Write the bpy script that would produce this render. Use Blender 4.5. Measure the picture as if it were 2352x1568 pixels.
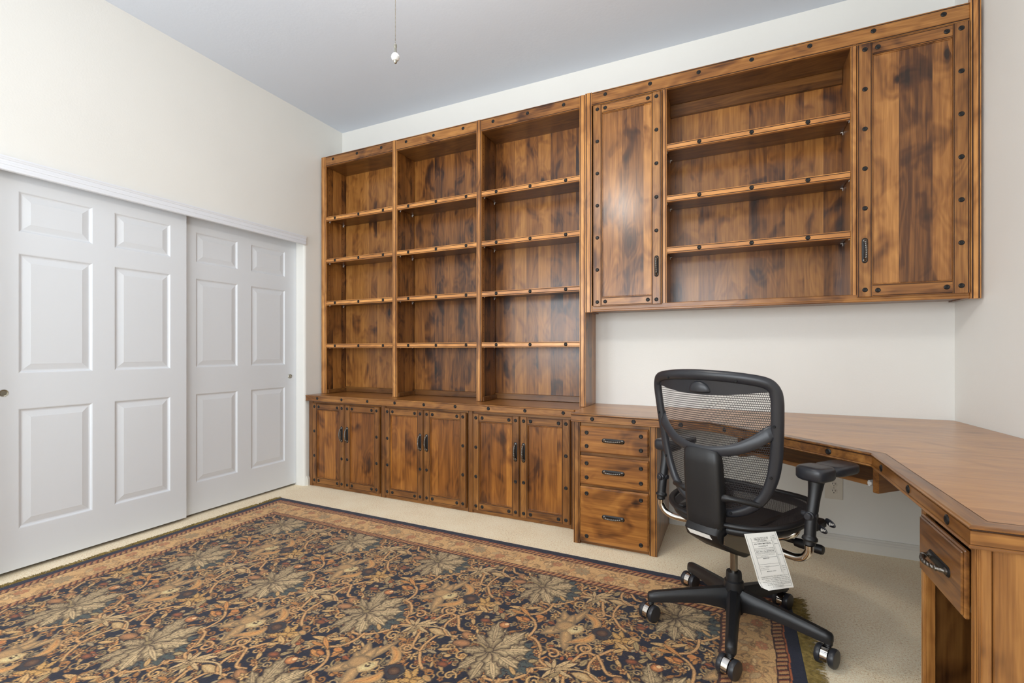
import bpy, bmesh, math, random
import numpy as np
from mathutils import Vector, Matrix
random.seed(7)
for o in list(bpy.data.objects): bpy.data.objects.remove(o)
S = bpy.context.scene
COL = S.collection
PI = math.pi

# ------------------------------------------------------------ camera
cam_d = bpy.data.cameras.new('camera'); cam = bpy.data.objects.new('camera', cam_d); COL.objects.link(cam)
cam.location = (3.291, -3.281, 1.118)
cam.rotation_euler = (PI/2, 0, math.radians(25.143))
cam_d.sensor_width = 36; cam_d.lens = 1073.83/2352*36
cam_d.shift_y = 21.87/2352
cam_d.clip_start = 0.05
S.camera = cam

# ------------------------------------------------------------ world, view, daylight
W = bpy.data.worlds.new('sky'); S.world = W; W.use_nodes = True
bg = W.node_tree.nodes['Background']; bg.inputs[0].default_value = (0.78, 0.88, 1.0, 1); bg.inputs[1].default_value = 1.6
S.view_settings.view_transform = 'Standard'; S.view_settings.look = 'None'
S.view_settings.gamma = 1; S.view_settings.exposure = -0.35; S.view_settings.use_curve_mapping = False

def area(name, loc, rot, sx, sy, power, color, spread=180):
    l = bpy.data.lights.new(name, 'AREA'); l.shape = 'RECTANGLE'; l.size = sx; l.size_y = sy
    l.energy = power; l.color = color; l.spread = math.radians(spread)
    o = bpy.data.objects.new(name, l); COL.objects.link(o); o.location = loc; o.rotation_euler = rot
    return o
# daylight lamps in two unseen windows behind the camera, added to light the room
area('window_daylight', (2.55, -4.53, 1.55), (PI/2+.12, 0, 0), 1.8, 1.5, 74, (0.90, 0.955, 1.0))
area('window_daylight', (0.75, -4.53, 1.55), (PI/2+.12, 0, 0), 1.1, 1.5, 58, (0.90, 0.955, 1.0))

# ------------------------------------------------------------ node helpers
def mat(name):
    m = bpy.data.materials.new(name); m.use_nodes = True
    return m, m.node_tree, m.node_tree.nodes['Principled BSDF']
def lin(c):
    return tuple(((v/255)/12.92 if v/255 <= .04045 else ((v/255+.055)/1.055)**2.4) for v in c)+(1,)
class NT:
    def __init__(s, t): s.t = t
    def n(s, ty, **kw):
        x = s.t.nodes.new(ty)
        for k, v in kw.items(): setattr(x, k, v)
        return x
    def l(s, a, b): s.t.links.new(a, b)
    def put(s, sock, v):
        if isinstance(v, (int, float, tuple, list)): sock.default_value = v
        else: s.l(v, sock)
    def m(s, op, a, b=None, c=None, clamp=False):
        x = s.n('ShaderNodeMath', operation=op, use_clamp=clamp); s.put(x.inputs[0], a)
        if b is not None: s.put(x.inputs[1], b)
        if c is not None: s.put(x.inputs[2], c)
        return x.outputs[0]
    def comb(s, a, b, c):
        x = s.n('ShaderNodeCombineXYZ')
        for i, v in enumerate((a, b, c)): s.put(x.inputs[i], v)
        return x.outputs[0]
    def noise(s, vec, scale, detail=3, rough=.55, dist=0, dim='3D'):
        x = s.n('ShaderNodeTexNoise', noise_dimensions=dim); s.l(vec, x.inputs['Vector'])
        x.inputs['Scale'].default_value = scale; x.inputs['Detail'].default_value = detail
        x.inputs['Roughness'].default_value = rough; x.inputs['Distortion'].default_value = dist
        return x.outputs[0]
    def ramp(s, f, stops, interp='LINEAR'):
        x = s.n('ShaderNodeValToRGB'); x.color_ramp.interpolation = interp
        e = x.color_ramp.elements
        while len(e) < len(stops): e.new(.5)
        for i, (p, c) in enumerate(stops): e[i].position = p; e[i].color = c
        s.l(f, x.inputs[0]); return x.outputs[0]
    def mix(s, f, a, b, mode='MIX'):
        x = s.n('ShaderNodeMix', data_type='RGBA', blend_type=mode)
        s.put(x.inputs[0], f); s.put(x.inputs[6], a); s.put(x.inputs[7], b); return x.outputs[2]
    def bump(s, h, strength, dist=.002):
        x = s.n('ShaderNodeBump'); x.inputs['Strength'].default_value = strength; x.inputs['Distance'].default_value = dist
        s.l(h, x.inputs['Height']); return x.outputs[0]

def wood(name, axis, tone=1.0, staves=None, warm=0.0, rough=.33, blotch=1.0, knots=1.0, coat=.30, sv_amp=.30, k=1.0):
    """stained knotty alder: grain runs along axis; staves = width of glued boards"""
    m, t, b = mat(name); N = NT(t)
    tc = N.n('ShaderNodeTexCoord'); sep = N.n('ShaderNodeSeparateXYZ'); N.l(tc.outputs['Object'], sep.inputs[0])
    x, y, z = sep.outputs
    g, u, v = {'x': (x, y, z), 'y': (y, x, z), 'z': (z, x, y)}[axis]
    rnd = N.n('ShaderNodeObjectInfo').outputs['Random']
    off = N.m('MULTIPLY', rnd, 17.0)
    if staves:
        across = N.m('ADD', N.m('ADD', u, v), off)
        wob = N.m('DIVIDE', across, staves)
        idx = N.m('FLOOR', wob)
        wn = N.n('ShaderNodeTexWhiteNoise', noise_dimensions='1D'); N.l(idx, wn.inputs['W'])
        sv = wn.outputs['Value']
        shift = N.m('MULTIPLY', sv, 9.0)
    else:
        sv = None; shift = off
    gg = N.m('ADD', g, shift); uu = N.m('ADD', u, off); vv = N.m('ADD', v, off)
    # fine pores and streaks along the grain
    fine = N.noise(N.comb(N.m('MULTIPLY', uu, 150), N.m('MULTIPLY', vv, 150), N.m('MULTIPLY', gg, 5)), 1.0, 3, .6)
    streak = N.noise(N.comb(N.m('MULTIPLY', uu, 22), N.m('MULTIPLY', vv, 22), N.m('MULTIPLY', gg, 1.5)), 1.0, 4, .55, .5)
    # knots
    vo = N.n('ShaderNodeTexVoronoi', feature='F1'); vo.inputs['Scale'].default_value = 1.0
    N.l(N.comb(N.m('MULTIPLY', uu, 6.5), N.m('MULTIPLY', vv, 2.0), N.m('MULTIPLY', gg, 3.3)), vo.inputs['Vector'])
    kd = vo.outputs['Distance']
    sepc = N.n('ShaderNodeSeparateColor'); N.l(vo.outputs['Color'], sepc.inputs[0])
    sel = N.m('GREATER_THAN', sepc.outputs[0], .60)
    jit = N.m('MULTIPLY', N.m('SUBTRACT', streak, .5), .14)
    kd2 = N.m('ADD', kd, jit)
    core = N.m('MULTIPLY', N.m('SUBTRACT', 1.0, N.m('DIVIDE', kd2, .10), clamp=True), sel)
    halo = N.m('MULTIPLY', N.m('SUBTRACT', 1.0, N.m('DIVIDE', kd2, .42), clamp=True), sel)
    # cathedral rings bending round the knots
    big = N.noise(N.comb(N.m('MULTIPLY', uu, 5), N.m('MULTIPLY', vv, 5), N.m('MULTIPLY', gg, 1.2)), 1.0, 2, .45, .5)
    rings = N.m('PINGPONG', N.m('ADD', N.m('MULTIPLY', big, 15), N.m('MULTIPLY', halo, 3.0*knots)), .5)
    # stain blotches
    bl = N.noise(N.comb(N.m('MULTIPLY', uu, 7), N.m('MULTIPLY', vv, 7), N.m('MULTIPLY', gg, 4.6)), 1.0, 2, .5, .9)
    blm = N.m('MULTIPLY', N.m('SUBTRACT', bl, .52), 3.6, clamp=True)
    f = N.m('ADD', .50, N.m('MULTIPLY', N.m('SUBTRACT', streak, .5), .50*k))
    f = N.m('ADD', f, N.m('MULTIPLY', N.m('SUBTRACT', fine, .5), .34*k))
    mid = N.noise(N.comb(N.m('MULTIPLY', uu, 62), N.m('MULTIPLY', vv, 62), N.m('MULTIPLY', gg, 2.6)), 1.0, 2, .6)
    f = N.m('ADD', f, N.m('MULTIPLY', N.m('SUBTRACT', mid, .5), .26*k))
    f = N.m('ADD', f, N.m('MULTIPLY', N.m('SUBTRACT', rings, .25), .17*k))
    f = N.m('ADD', f, N.m('MULTIPLY', N.m('SUBTRACT', rnd, .5), .12))
    if sv is not None: f = N.m('ADD', f, N.m('MULTIPLY', N.m('SUBTRACT', sv, .5), sv_amp))
    f = N.m('SUBTRACT', f, N.m('MULTIPLY', blm, .34*blotch))
    f = N.m('SUBTRACT', f, N.m('MULTIPLY', N.m('POWER', halo, 1.5), .34*knots))
    f = N.m('SUBTRACT', f, N.m('MULTIPLY', core, .5*knots), clamp=True)
    def c(r, g_, b_):
        a = lin((r, g_, b_)); q = tone
        return (min(1, a[0]*q*(1+warm*.12)), min(1, a[1]*q), min(1, a[2]*q*(1-warm*.25)), 1)
    colr = N.ramp(f, [(0.0, c(36, 20, 10)), (.22, c(80, 46, 20)), (.46, c(141, 92, 45)), (.7, c(182, 128, 68)), (1.0, c(214, 164, 98))])
    N.l(colr, b.inputs['Base Color'])
    r = N.m('ADD', rough, N.m('MULTIPLY', N.m('SUBTRACT', fine, .5), .12)); N.l(r, b.inputs['Roughness'])
    b.inputs['Coat Weight'].default_value = coat; b.inputs['Coat Roughness'].default_value = .22
    b.inputs['Specular IOR Level'].default_value = .45
    N.l(N.bump(fine, .12, .001), b.inputs['Normal'])
    return m
def plain(name, col, rough=.5, metal=0.0, bumps=None, coat=0, spec=.5, var=0.0, vs=5):
    m, t, b = mat(name); N = NT(t)
    b.inputs['Base Color'].default_value = lin(col); b.inputs['Roughness'].default_value = rough
    b.inputs['Metallic'].default_value = metal; b.inputs['Coat Weight'].default_value = coat; b.inputs['Specular IOR Level'].default_value = spec
    tc = N.n('ShaderNodeTexCoord')
    if var:
        no = N.noise(tc.outputs['Object'], vs, 3)
        a = lin(col); lo = tuple(v*(1-var) for v in a[:3])+(1,); hi = tuple(min(1, v*(1+var)) for v in a[:3])+(1,)
        N.l(N.ramp(no, [(.3, lo), (.7, hi)]), b.inputs['Base Color'])
    if bumps:
        N.l(N.bump(N.noise(tc.outputs['Object'], bumps[0], 3), bumps[1], bumps[2] if len(bumps) > 2 else .002), b.inputs['Normal'])
    return m

M = {}
M['wall'] = plain('painted_wall', (236, 235, 230), .62, bumps=(120, .18, .002), var=.012, vs=2, spec=.3)
M['ceil'] = plain('painted_ceiling', (222, 229, 240), .8, bumps=(70, .25, .002), spec=.2)
M['door'] = plain('white_door_paint', (226, 230, 235), .42, bumps=(260, .06, .001), spec=.4)
M['trim'] = plain('white_trim_paint', (232, 235, 241), .4, spec=.4)
M['base'] = plain('baseboard_paint', (222, 219, 211), .45)
M['wz'] = wood('alder_upright', 'z', tone=.98, warm=0, knots=.5, blotch=1.0, k=1.15)
M['wx'] = wood('alder_level', 'x', tone=1.06, warm=.1, knots=.4, blotch=.9)
M['wy'] = wood('alder_crosswise', 'y', tone=1.0, warm=.2, knots=.4, blotch=.8)
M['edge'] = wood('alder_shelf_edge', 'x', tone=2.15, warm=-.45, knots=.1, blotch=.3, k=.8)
M['stile'] = wood('alder_face_stile', 'z', tone=1.68, warm=-.35, knots=.15, blotch=.6)
M['panel'] = wood('alder_glued_panel', 'z', tone=.78, staves=.095, warm=.8, blotch=1.2, sv_amp=.40, coat=.5)
M['doorpanel'] = wood('alder_door_panel', 'z', tone=1.2, staves=.13, warm=-.05, blotch=.9, sv_amp=.34, coat=.3, k=.9)
M['basedoor'] = wood('alder_base_door_panel', 'z', tone=.78, staves=.12, warm=1.4, sv_amp=.32, blotch=.9)
M['basestile'] = wood('alder_base_stile', 'z', tone=.66, warm=.6, knots=.3, blotch=.8)
M['baserail'] = wood('alder_base_rail', 'x', tone=.70, warm=.6, knots=.4, blotch=.8)
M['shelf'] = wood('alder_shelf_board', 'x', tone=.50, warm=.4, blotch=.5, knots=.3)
M['drawer'] = wood('alder_drawer_front', 'x', tone=.92, warm=.9, knots=.6, blotch=1.1)
M['top'] = wood('alder_counter_top', 'x', tone=1.35, staves=.16, warm=-.1, rough=.32, knots=.2, blotch=.35, sv_amp=.10, k=.42, coat=.4)
M['topedge'] = wood('alder_counter_edge', 'x', tone=.84, warm=.3, knots=.2, blotch=.6, k=1.25)
M['topedgey'] = wood('alder_counter_edge_cross', 'y', tone=.60, warm=.6, knots=.2, blotch=.6, k=1.25)
M['inside'] = wood('dark_niche_board', 'z', tone=.30, warm=.5, knots=.3)  # same wood darkened: the shade inside the niche is put into its colour
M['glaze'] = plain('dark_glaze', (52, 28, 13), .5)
M['iron'] = plain('black_iron', (26, 24, 24), .45, metal=.3, bumps=(300, .4, .001))
M['pewter'] = plain('antique_pewter', (122, 119, 114), .34, metal=1.0, bumps=(500, .3, .0006))
M['clip'] = plain('clear_plastic_clip', (226, 224, 220), .25)
M['nickel'] = plain('satin_nickel', (175, 172, 160), .3, metal=1.0)
M['plastic'] = plain('black_plastic', (27, 27, 29), .42, bumps=(600, .25, .0006))
M['plastic2'] = plain('smooth_black_plastic', (42, 43, 48), .36)
M['hole'] = plain('dark_hole', (8, 8, 9), .7)
M['chrome'] = plain('chrome', (225, 222, 218), .08, metal=1.0)
M['steel'] = plain('gas_spring_steel', (150, 145, 138), .22, metal=1.0)
M['paper'] = plain('tag_paper', (240, 238, 232), .7, var=.02, vs=20)
M['ink'] = plain('printed_ink', (58, 56, 54), .7)
M['outlet'] = plain('outlet_plastic', (226, 220, 208), .35)
M['porcelain'] = plain('white_porcelain', (240, 240, 240), .15, coat=.5)
M['fanmetal'] = plain('brushed_fan_metal', (170, 165, 155), .3, metal=1.0)
M['fanblade'] = plain('white_fan_blade', (225, 223, 218), .45)
M['fringe'] = plain('olive_wool_fringe', (128, 108, 62), .95, var=.35, vs=60, spec=.1)
M['thread'] = plain('rug_backing', (60, 50, 40), .95, spec=.1)
# carpet
m, t, b = mat('beige_cut_pile_carpet'); N = NT(t); tc = N.n('ShaderNodeTexCoord')
n1 = N.noise(tc.outputs['Object'], 300, 2, .75); n2 = N.noise(tc.outputs['Object'], 120, 3, .65); n3 = N.noise(tc.outputs['Object'], 5, 3, .5)
f = N.m('ADD', N.m('MULTIPLY', n1, .5), N.m('ADD', N.m('MULTIPLY', n2, .4), N.m('MULTIPLY', n3, .1)))
N.l(N.ramp(f, [(.34, lin((140, 106, 66))), (.44, lin((242, 214, 170))), (.54, lin((255, 242, 212)))]), b.inputs['Base Color'])
b.inputs['Roughness'].default_value = 1.0; b.inputs['Specular IOR Level'].default_value = .05
b.inputs['Sheen Weight'].default_value = .25
N.l(N.bump(f, .6, .005), b.inputs['Normal']); M['carpet'] = m
# rug: colours live in the pile itself
m, t, b = mat('woven_wool_rug'); N = NT(t)
at = N.n('ShaderNodeAttribute'); at.attribute_name = 'weave'; tc = N.n('ShaderNodeTexCoord')
nn = N.noise(tc.outputs['Object'], 420, 2, .7)
k = N.ramp(nn, [(.3, (.62, .62, .62, 1)), (.7, (1.25, 1.25, 1.25, 1))])
N.l(N.mix(1.0, at.outputs['Color'], k, 'MULTIPLY'), b.inputs['Base Color'])
b.inputs['Roughness'].default_value = .95; b.inputs['Specular IOR Level'].default_value = .1; b.inputs['Sheen Weight'].default_value = .15
N.l(N.bump(nn, .6, .003), b.inputs['Normal']); M['rug'] = m
# chair net: real holes cut by the weave
def net(name, px, py, hole):
    m, t, b = mat(name); N = NT(t)
    uv = N.n('ShaderNodeUVMap'); sp = N.n('ShaderNodeSeparateXYZ'); N.l(uv.outputs[0], sp.inputs[0])
    a = N.m('DIVIDE', sp.outputs[0], px); c_ = N.m('DIVIDE', sp.outputs[1], py)
    row = N.m('FLOOR', c_); a2 = N.m('ADD', a, N.m('MULTIPLY', row, .5))
    fx = N.m('SUBTRACT', N.m('FRACT', a2), .5); fy = N.m('SUBTRACT', N.m('FRACT', c_), .5)
    d = N.m('ADD', N.m('MULTIPLY', N.m('ABSOLUTE', fx), 2/hole), N.m('POWER', N.m('MULTIPLY', N.m('ABSOLUTE', fy), 1.95), 1.35))
    h = N.m('LESS_THAN', d, 1.0)
    b.inputs['Base Color'].default_value = lin((38, 36, 38)); b.inputs['Roughness'].default_value = .55
    tr = N.n('ShaderNodeBsdfTransparent'); mx = N.n('ShaderNodeMixShader'); N.l(h, mx.inputs[0]); N.l(b.outputs[0], mx.inputs[1]); N.l(tr.outputs[0], mx.inputs[2])
    N.l(mx.outputs[0], t.nodes['Material Output'].inputs[0]); return m
M['net_back'] = net('back_net', .0052, .0084, .94)
M['net_seat'] = net('seat_net', .0036, .0040, .30)
m, t, b = mat('lamp_glass'); b.inputs['Base Color'].default_value = (1, .9, .75, 1); b.inputs['Emission Color'].default_value = (1, .80, .55, 1); b.inputs['Emission Strength'].default_value = 9.0; M['lampglass'] = m

# ------------------------------------------------------------ mesh builder
class MB:
    def __init__(s): s.v = []; s.f = []; s.mi = []; s.sm = []; s.uv = None
    def add(s, vs, fs, mi=0, smooth=False):
        o = len(s.v); s.v += [tuple(p) for p in vs]
        for f in fs: s.f.append(tuple(i+o for i in f)); s.mi.append(mi); s.sm.append(smooth)
    def box(s, x0, x1, y0, y1, z0, z1, bev=.0015, mi=0, T=None):
        x0, x1 = min(x0, x1), max(x0, x1); y0, y1 = min(y0, y1), max(y0, y1); z0, z1 = min(z0, z1), max(z0, z1)
        bev = min(bev, (x1-x0)*.45, (y1-y0)*.45, (z1-z0)*.45)
        X = (x0, x1); Y = (y0, y1); Z = (z0, z1); vs = []; idx = {}
        for i in (0, 1):
            for j in (0, 1):
                for k in (0, 1):
                    sx, sy, sz = (1-2*i), (1-2*j), (1-2*k)
                    for a in range(3):  # a = axis whose face this vert lies on
                        p = [X[i]+sx*bev, Y[j]+sy*bev, Z[k]+sz*bev]; p[a] = (X[i], Y[j], Z[k])[a]
                        idx[(i, j, k, a)] = len(vs); vs.append(p)
        F = []
        for a in range(3):
            b_, c_ = [q for q in range(3) if q != a]
            for e in (0, 1):
                loop = []
                for (p, q) in ((0, 0), (1, 0), (1, 1), (0, 1)):
                    co = [0, 0, 0]; co[a] = e; co[b_] = p; co[c_] = q; loop.append(idx[(*co, a)])
                F.append(loop)
        for a in range(3):   # edges along axis a
            b_, c_ = [q for q in range(3) if q != a]
            for p in (0, 1):
                for q in (0, 1):
                    c0 = [0, 0, 0]; c0[b_] = p; c0[c_] = q; c1 = list(c0); c1[a] = 1
                    F.append([idx[(*c0, b_)], idx[(*c1, b_)], idx[(*c1, c_)], idx[(*c0, c_)]])
        for i in (0, 1):
            for j in (0, 1):
                for k in (0, 1): F.append([idx[(i, j, k, 0)], idx[(i, j, k, 1)], idx[(i, j, k, 2)]])
        c = Vector(((x0+x1)/2, (y0+y1)/2, (z0+z1)/2)); out = []
        for f in F:
            P = [Vector(vs[i]) for i in f]; n = (P[1]-P[0]).cross(P[2]-P[0]); ce = sum(P, Vector())/len(P)
            out.append(f if n.dot(ce-c) > 0 else f[::-1])
        if T:
            vs = [T(p) for p in vs]; o0 = Vector(T((0, 0, 0))); e = [Vector(T(q))-o0 for q in ((1, 0, 0), (0, 1, 0), (0, 0, 1))]
            if e[0].cross(e[1]).dot(e[2]) < 0: out = [f[::-1] for f in out]
        s.add(vs, out, mi)
        return s
    def tube(s, path, rad, seg=12, mi=0, closed=False, cap=True, rn=None, up=None, smooth=True, fr=None):
        """sweep; rad number/list (binormal radius), rn radius along normal"""
        P = [Vector(p) for p in path]; n = len(P)
        R = rad if isinstance(rad, (list, tuple)) else [rad]*n
        Q = (rn if isinstance(rn, (list, tuple)) else [rn]*n) if rn is not None else R
        T = []
        for i in range(n):
            a = P[(i-1) % n] if (closed or i > 0) else P[i]; b = P[(i+1) % n] if (closed or i < n-1) else P[i]
            d = (b-a); T.append(d.normalized() if d.length > 1e-9 else Vector((0, 0, 1)))
        if fr: Ns = [Vector(f) for f in fr]; Ns = [(v-T[i]*v.dot(T[i])).normalized() for i, v in enumerate(Ns)]
        else:
            u = Vector(up) if up else (Vector((0, 0, 1)) if abs(T[0].z) < .9 else Vector((1, 0, 0)))
            N0 = (u-T[0]*u.dot(T[0])).normalized(); Ns = [N0]
            for i in range(1, n):
                v = Ns[-1] if not up else u
                w = v-T[i]*v.dot(T[i]); Ns.append(w.normalized() if w.length > 1e-6 else Ns[-1])
        vs = []; fs = []
        for i in range(n):
            B = T[i].cross(Ns[i])
            for k in range(seg):
                a = 2*PI*k/seg; vs.append(P[i]+Ns[i]*(math.cos(a)*Q[i])+B*(math.sin(a)*R[i]))
        m_ = n if closed else n-1
        for i in range(m_):
            for k in range(seg):
                a = i*seg+k; b = i*seg+(k+1) % seg; c = ((i+1) % n)*seg+(k+1) % seg; d = ((i+1) % n)*seg+k
                fs.append((a, b, c, d))
        if cap and not closed: fs.append(tuple(range(seg))[::-1]); fs.append(tuple((n-1)*seg+k for k in range(seg)))
        s.add(vs, fs, mi, smooth); return s
    def lathe(s, prof, c=(0, 0, 0), axis='z', seg=24, mi=0, smooth=True):
        vs = []; fs = []; n = len(prof)
        for r, h in prof:
            for k in range(seg):
                a = 2*PI*k/seg; x, y = r*math.cos(a), r*math.sin(a)
                p = {'z': (x, y, h), 'x': (h, x, y), 'y': (y, h, x)}[axis] if axis in 'xyz' else None
                vs.append((c[0]+p[0], c[1]+p[1], c[2]+p[2]))
        for i in range(n-1):
            for k in range(seg):
                fs.append((i*seg+k, i*seg+(k+1) % seg, (i+1)*seg+(k+1) % seg, (i+1)*seg+k))
        if prof[0][0] > 1e-6: fs.append(tuple(range(seg))[::-1])
        if prof[-1][0] > 1e-6: fs.append(tuple((n-1)*seg+k for k in range(seg)))
        s.add(vs, fs, mi, smooth); return s
    def loft(s, rings, mi=0, smooth=True, cap=True):
        n = len(rings[0]); vs = [p for r in rings for p in r]; fs = []
        for i in range(len(rings)-1):
            for k in range(n): fs.append((i*n+k, i*n+(k+1) % n, (i+1)*n+(k+1) % n, (i+1)*n+k))
        if cap: fs.append(tuple(range(n))[::-1]); fs.append(tuple((len(rings)-1)*n+k for k in range(n)))
        s.add(vs, fs, mi, smooth); return s
    def mesh(s, name, mats, off=(0, 0, 0)):
        me = bpy.data.meshes.new(name)
        me.from_pydata([(v[0]-off[0], v[1]-off[1], v[2]-off[2]) for v in s.v], [], s.f)
        for mm in mats: me.materials.append(mm)
        me.polygons.foreach_set('material_index', s.mi); me.polygons.foreach_set('use_smooth', s.sm)
        me.update()
        if any(s.sm):
            bm = bmesh.new(); bm.from_mesh(me); bmesh.ops.recalc_face_normals(bm, faces=bm.faces); bm.to_mesh(me); bm.free()
            try: me.set_sharp_from_angle(angle=math.radians(42))
            except Exception: pass
        return me
    def build(s, name, mats, parent=None, off=(0, 0, 0), origin=None):
        if not isinstance(mats, (list, tuple)): mats = [mats]
        if origin: off = origin
        o = bpy.data.objects.new(name, s.mesh(name, mats, off)); COL.objects.link(o)
        if origin: o.location = origin
        if parent: o.parent = parent
        return o
def thing(name, label, cat, loc=(0, 0, 0), rz=0, group=None):
    o = bpy.data.objects.new(name, None); COL.objects.link(o); o.empty_display_size = .1
    o.location = loc; o.rotation_euler = (0, 0, rz); o['label'] = label; o['category'] = cat
    if group: o['group'] = group
    return o
def struct(o, label, cat):
    o['kind'] = 'structure'; o['label'] = label; o['category'] = cat; return o
def share(name, mesh, parent, loc, rot=(0, 0, 0)):
    o = bpy.data.objects.new(name, mesh); COL.objects.link(o); o.parent = parent; o.location = loc; o.rotation_euler = rot; return o

def facia(mb, T, a0, a1, z0, z1, n0, n1, along='z', e=.008, mi=0, gi=1):
    """board with fine glazed bead lines; T maps (a,n,z); n1 = front face"""
    mb.box(a0, a1, n0, n1-.003, z0, z1, .0012, gi if False else mi, T)
    if along == 'z':
        mb.box(a0+e, a1-e, n1-.004, n1, z0, z1, .0015, mi, T)
        mb.box(a0, a0+e*.5, n1-.004, n1-.001, z0, z1, .001, mi, T); mb.box(a1-e*.5, a1, n1-.004, n1-.001, z0, z1, .001, mi, T)
        mb.box(a0+e*.45, a0+e*1.05, n1-.0045, n1-.0026, z0+.001, z1-.001, 0.0002, gi, T); mb.box(a1-e*1.05, a1-e*.45, n1-.0045, n1-.0026, z0+.001, z1-.001, .0002, gi, T)
    else:
        mb.box(a0, a1, n1-.004, n1, z0+e, z1-e, .0015, mi, T)
        mb.box(a0, a1, n1-.004, n1-.001, z0, z0+e*.5, .001, mi, T); mb.box(a0, a1, n1-.004, n1-.001, z1-e*.5, z1, .001, mi, T)
        mb.box(a0+.001, a1-.001, n1-.0045, n1-.0026, z0+e*.45, z0+e*1.05, .0002, gi, T); mb.box(a0+.001, a1-.001, n1-.0045, n1-.0026, z1-e*1.05, z1-e*.45, .0002, gi, T)
def FY(y0):      # face looking to -Y : a=x, n outwards
    return lambda p: (p[0], y0-p[1], p[2])
def FX(x0):      # face looking to -X : a=y
    return lambda p: (x0-p[1], p[0], p[2])

# shared hardware meshes -------------------------------------------------
mb = MB()
mb.lathe([(.0118, 0), (.0118, -.0012), (.0105, -.0026), (.0075, -.0040), (.0050, -.0032), (.0038, -.0030), (.0001, -.0044)], axis='y', seg=16)
RIVET = mb.mesh('rivet', [M['iron']])
def pull_mesh(L=.128):
    mb = MB(); h = L/2; w = .0125; ring = []
    out = []
    for k in range(24):
        a = 2*PI*k/24; cx = math.cos(a); sz = math.sin(a)
        out.append((w*cx, (h-w)*(1 if sz > 0 else -1)+w*sz if abs(sz) > 1e-9 else 0))
    pts = []
    for k in range(13): a = PI*k/12; pts.append((w*math.cos(a), h-w+w*math.sin(a)))
    for k in range(13): a = PI+PI*k/12; pts.append((w*math.cos(a), -(h-w)+w*math.sin(a)))
    r0 = [(x, 0, z) for x, z in pts]; r1 = [(x, -.002, z) for x, z in pts]; r2 = [(x*.82, -.004, z*.965) for x, z in pts]
    mb.loft([r0, r1, r2], 0, False)
    # twisted bail
    n = 100; P = []; 
    for i in range(n+1):
        t = i/n; z = (t-.5)*(L-.026); y = -.004-.026*math.sin(PI*t)**.55
        P.append(Vector((0, y, z)))
    seg = 14; rings = []
    for i in range(n+1):
        T_ = (P[min(n, i+1)]-P[max(0, i-1)]).normalized(); X = Vector((1, 0, 0)); B = T_.cross(X).normalized()
        tw = 2*PI*5.2*i/n; e = min(1, min(i, n-i)/14); rings.append([])
        for k in range(seg):
            a = 2*PI*k/seg; r = .0050*(1+.20*e*math.cos(2*(a-tw)))+(.0016 if (i in range(10, 14) or n-i in range(10, 14)) else 0)
            rings[-1].append(P[i]+X*(r*math.cos(a))+B*(r*math.sin(a)))
    mb.loft(rings, 1, True)
    for s_ in (-1, 1): mb.lathe([(.0085, -.0035), (.0085, -.006), (.005, -.009), (.0001, -.0095)], (0, 0, s_*(L/2-.014)), 'y', 14, 1)
    return mb.mesh('pull', [M['iron'], M['pewter']])
PULL = pull_mesh()
mb = MB(); mb.box(-.004, .008, -.006, .006, -.004, 0, .001); mb.box(-.004, -.001, -.006, .006, -.016, 0, .001); CLIP = mb.mesh('shelf_pin', [M['clip']])

def framed_door(parent, T, rot, org, a0, a1, z0, z1, n, sw, rows_l, rows_r, pull=None, pmat='doorpanel', smat='wz', rmat='wx', th=.02, label=None):
    """frame-and-panel door. a across, n = back plane offset, th thickness. rows = rivet heights on each stile"""
    nf = n+th
    d = MB(); d.box(a0+sw*.4, a1-sw*.4, n, n+.003, z0+.004, z1-.004, .0005, 0, T)
    door = d.build('door', [M[smat]], parent, org)
    for b0, b1 in ((a0, a0+sw), (a1-sw, a1)):
        d = MB(); facia(d, T, b0, b1, z0, z1, n+.0005, nf, 'z', .0065); d.build('stile', [M[smat], M['glaze']], door, org)
    for c0, c1 in ((z1-sw, z1), (z0, z0+sw)):
        r = MB(); facia(r, T, a0+sw, a1-sw, c0, c1, n+.0005, nf-.001, 'x', .0065); r.build('rail', [M[rmat], M['glaze']], door, org)
    p = MB(); p.box(a0+sw, a1-sw, n+.003, n+.008, z0+sw, z1-sw, .001, 0, T)
    for (b0, b1, c0, c1) in ((a0+sw, a0+sw+.006, z0+sw, z1-sw), (a1-sw-.006, a1-sw, z0+sw, z1-sw), (a0+sw, a1-sw, z0+sw, z0+sw+.006), (a0+sw, a1-sw, z1-sw-.006, z1-sw)):
        p.box(b0, b1, n+.006, n+.013, c0, c1, .002, 0, T)
    p.build('panel', [M[pmat]], door, org)
    def rv(a, z): 
        q = T((a, nf-.0005, z)); share('rivet', RIVET, door, (q[0]-org[0], q[1]-org[1], q[2]-org[2]), rot)
    for z in rows_l: rv(a0+sw/2, z)
    for z in rows_r: rv(a1-sw/2, z)
    for zz in (z0+sw/2, z1-sw/2):
        for aa in (a0+sw+.022, a1-sw-.022): rv(aa, zz)
    if pull:
        q = T((pull[0], nf-.001, pull[1])); share('pull', PULL, door, (q[0]-org[0], q[1]-org[1], q[2]-org[2]), rot)
    return door
def even(a, b, n, skip=()): return [a+(b-a)*i/(n-1) for i in range(n) if i not in skip]

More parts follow.
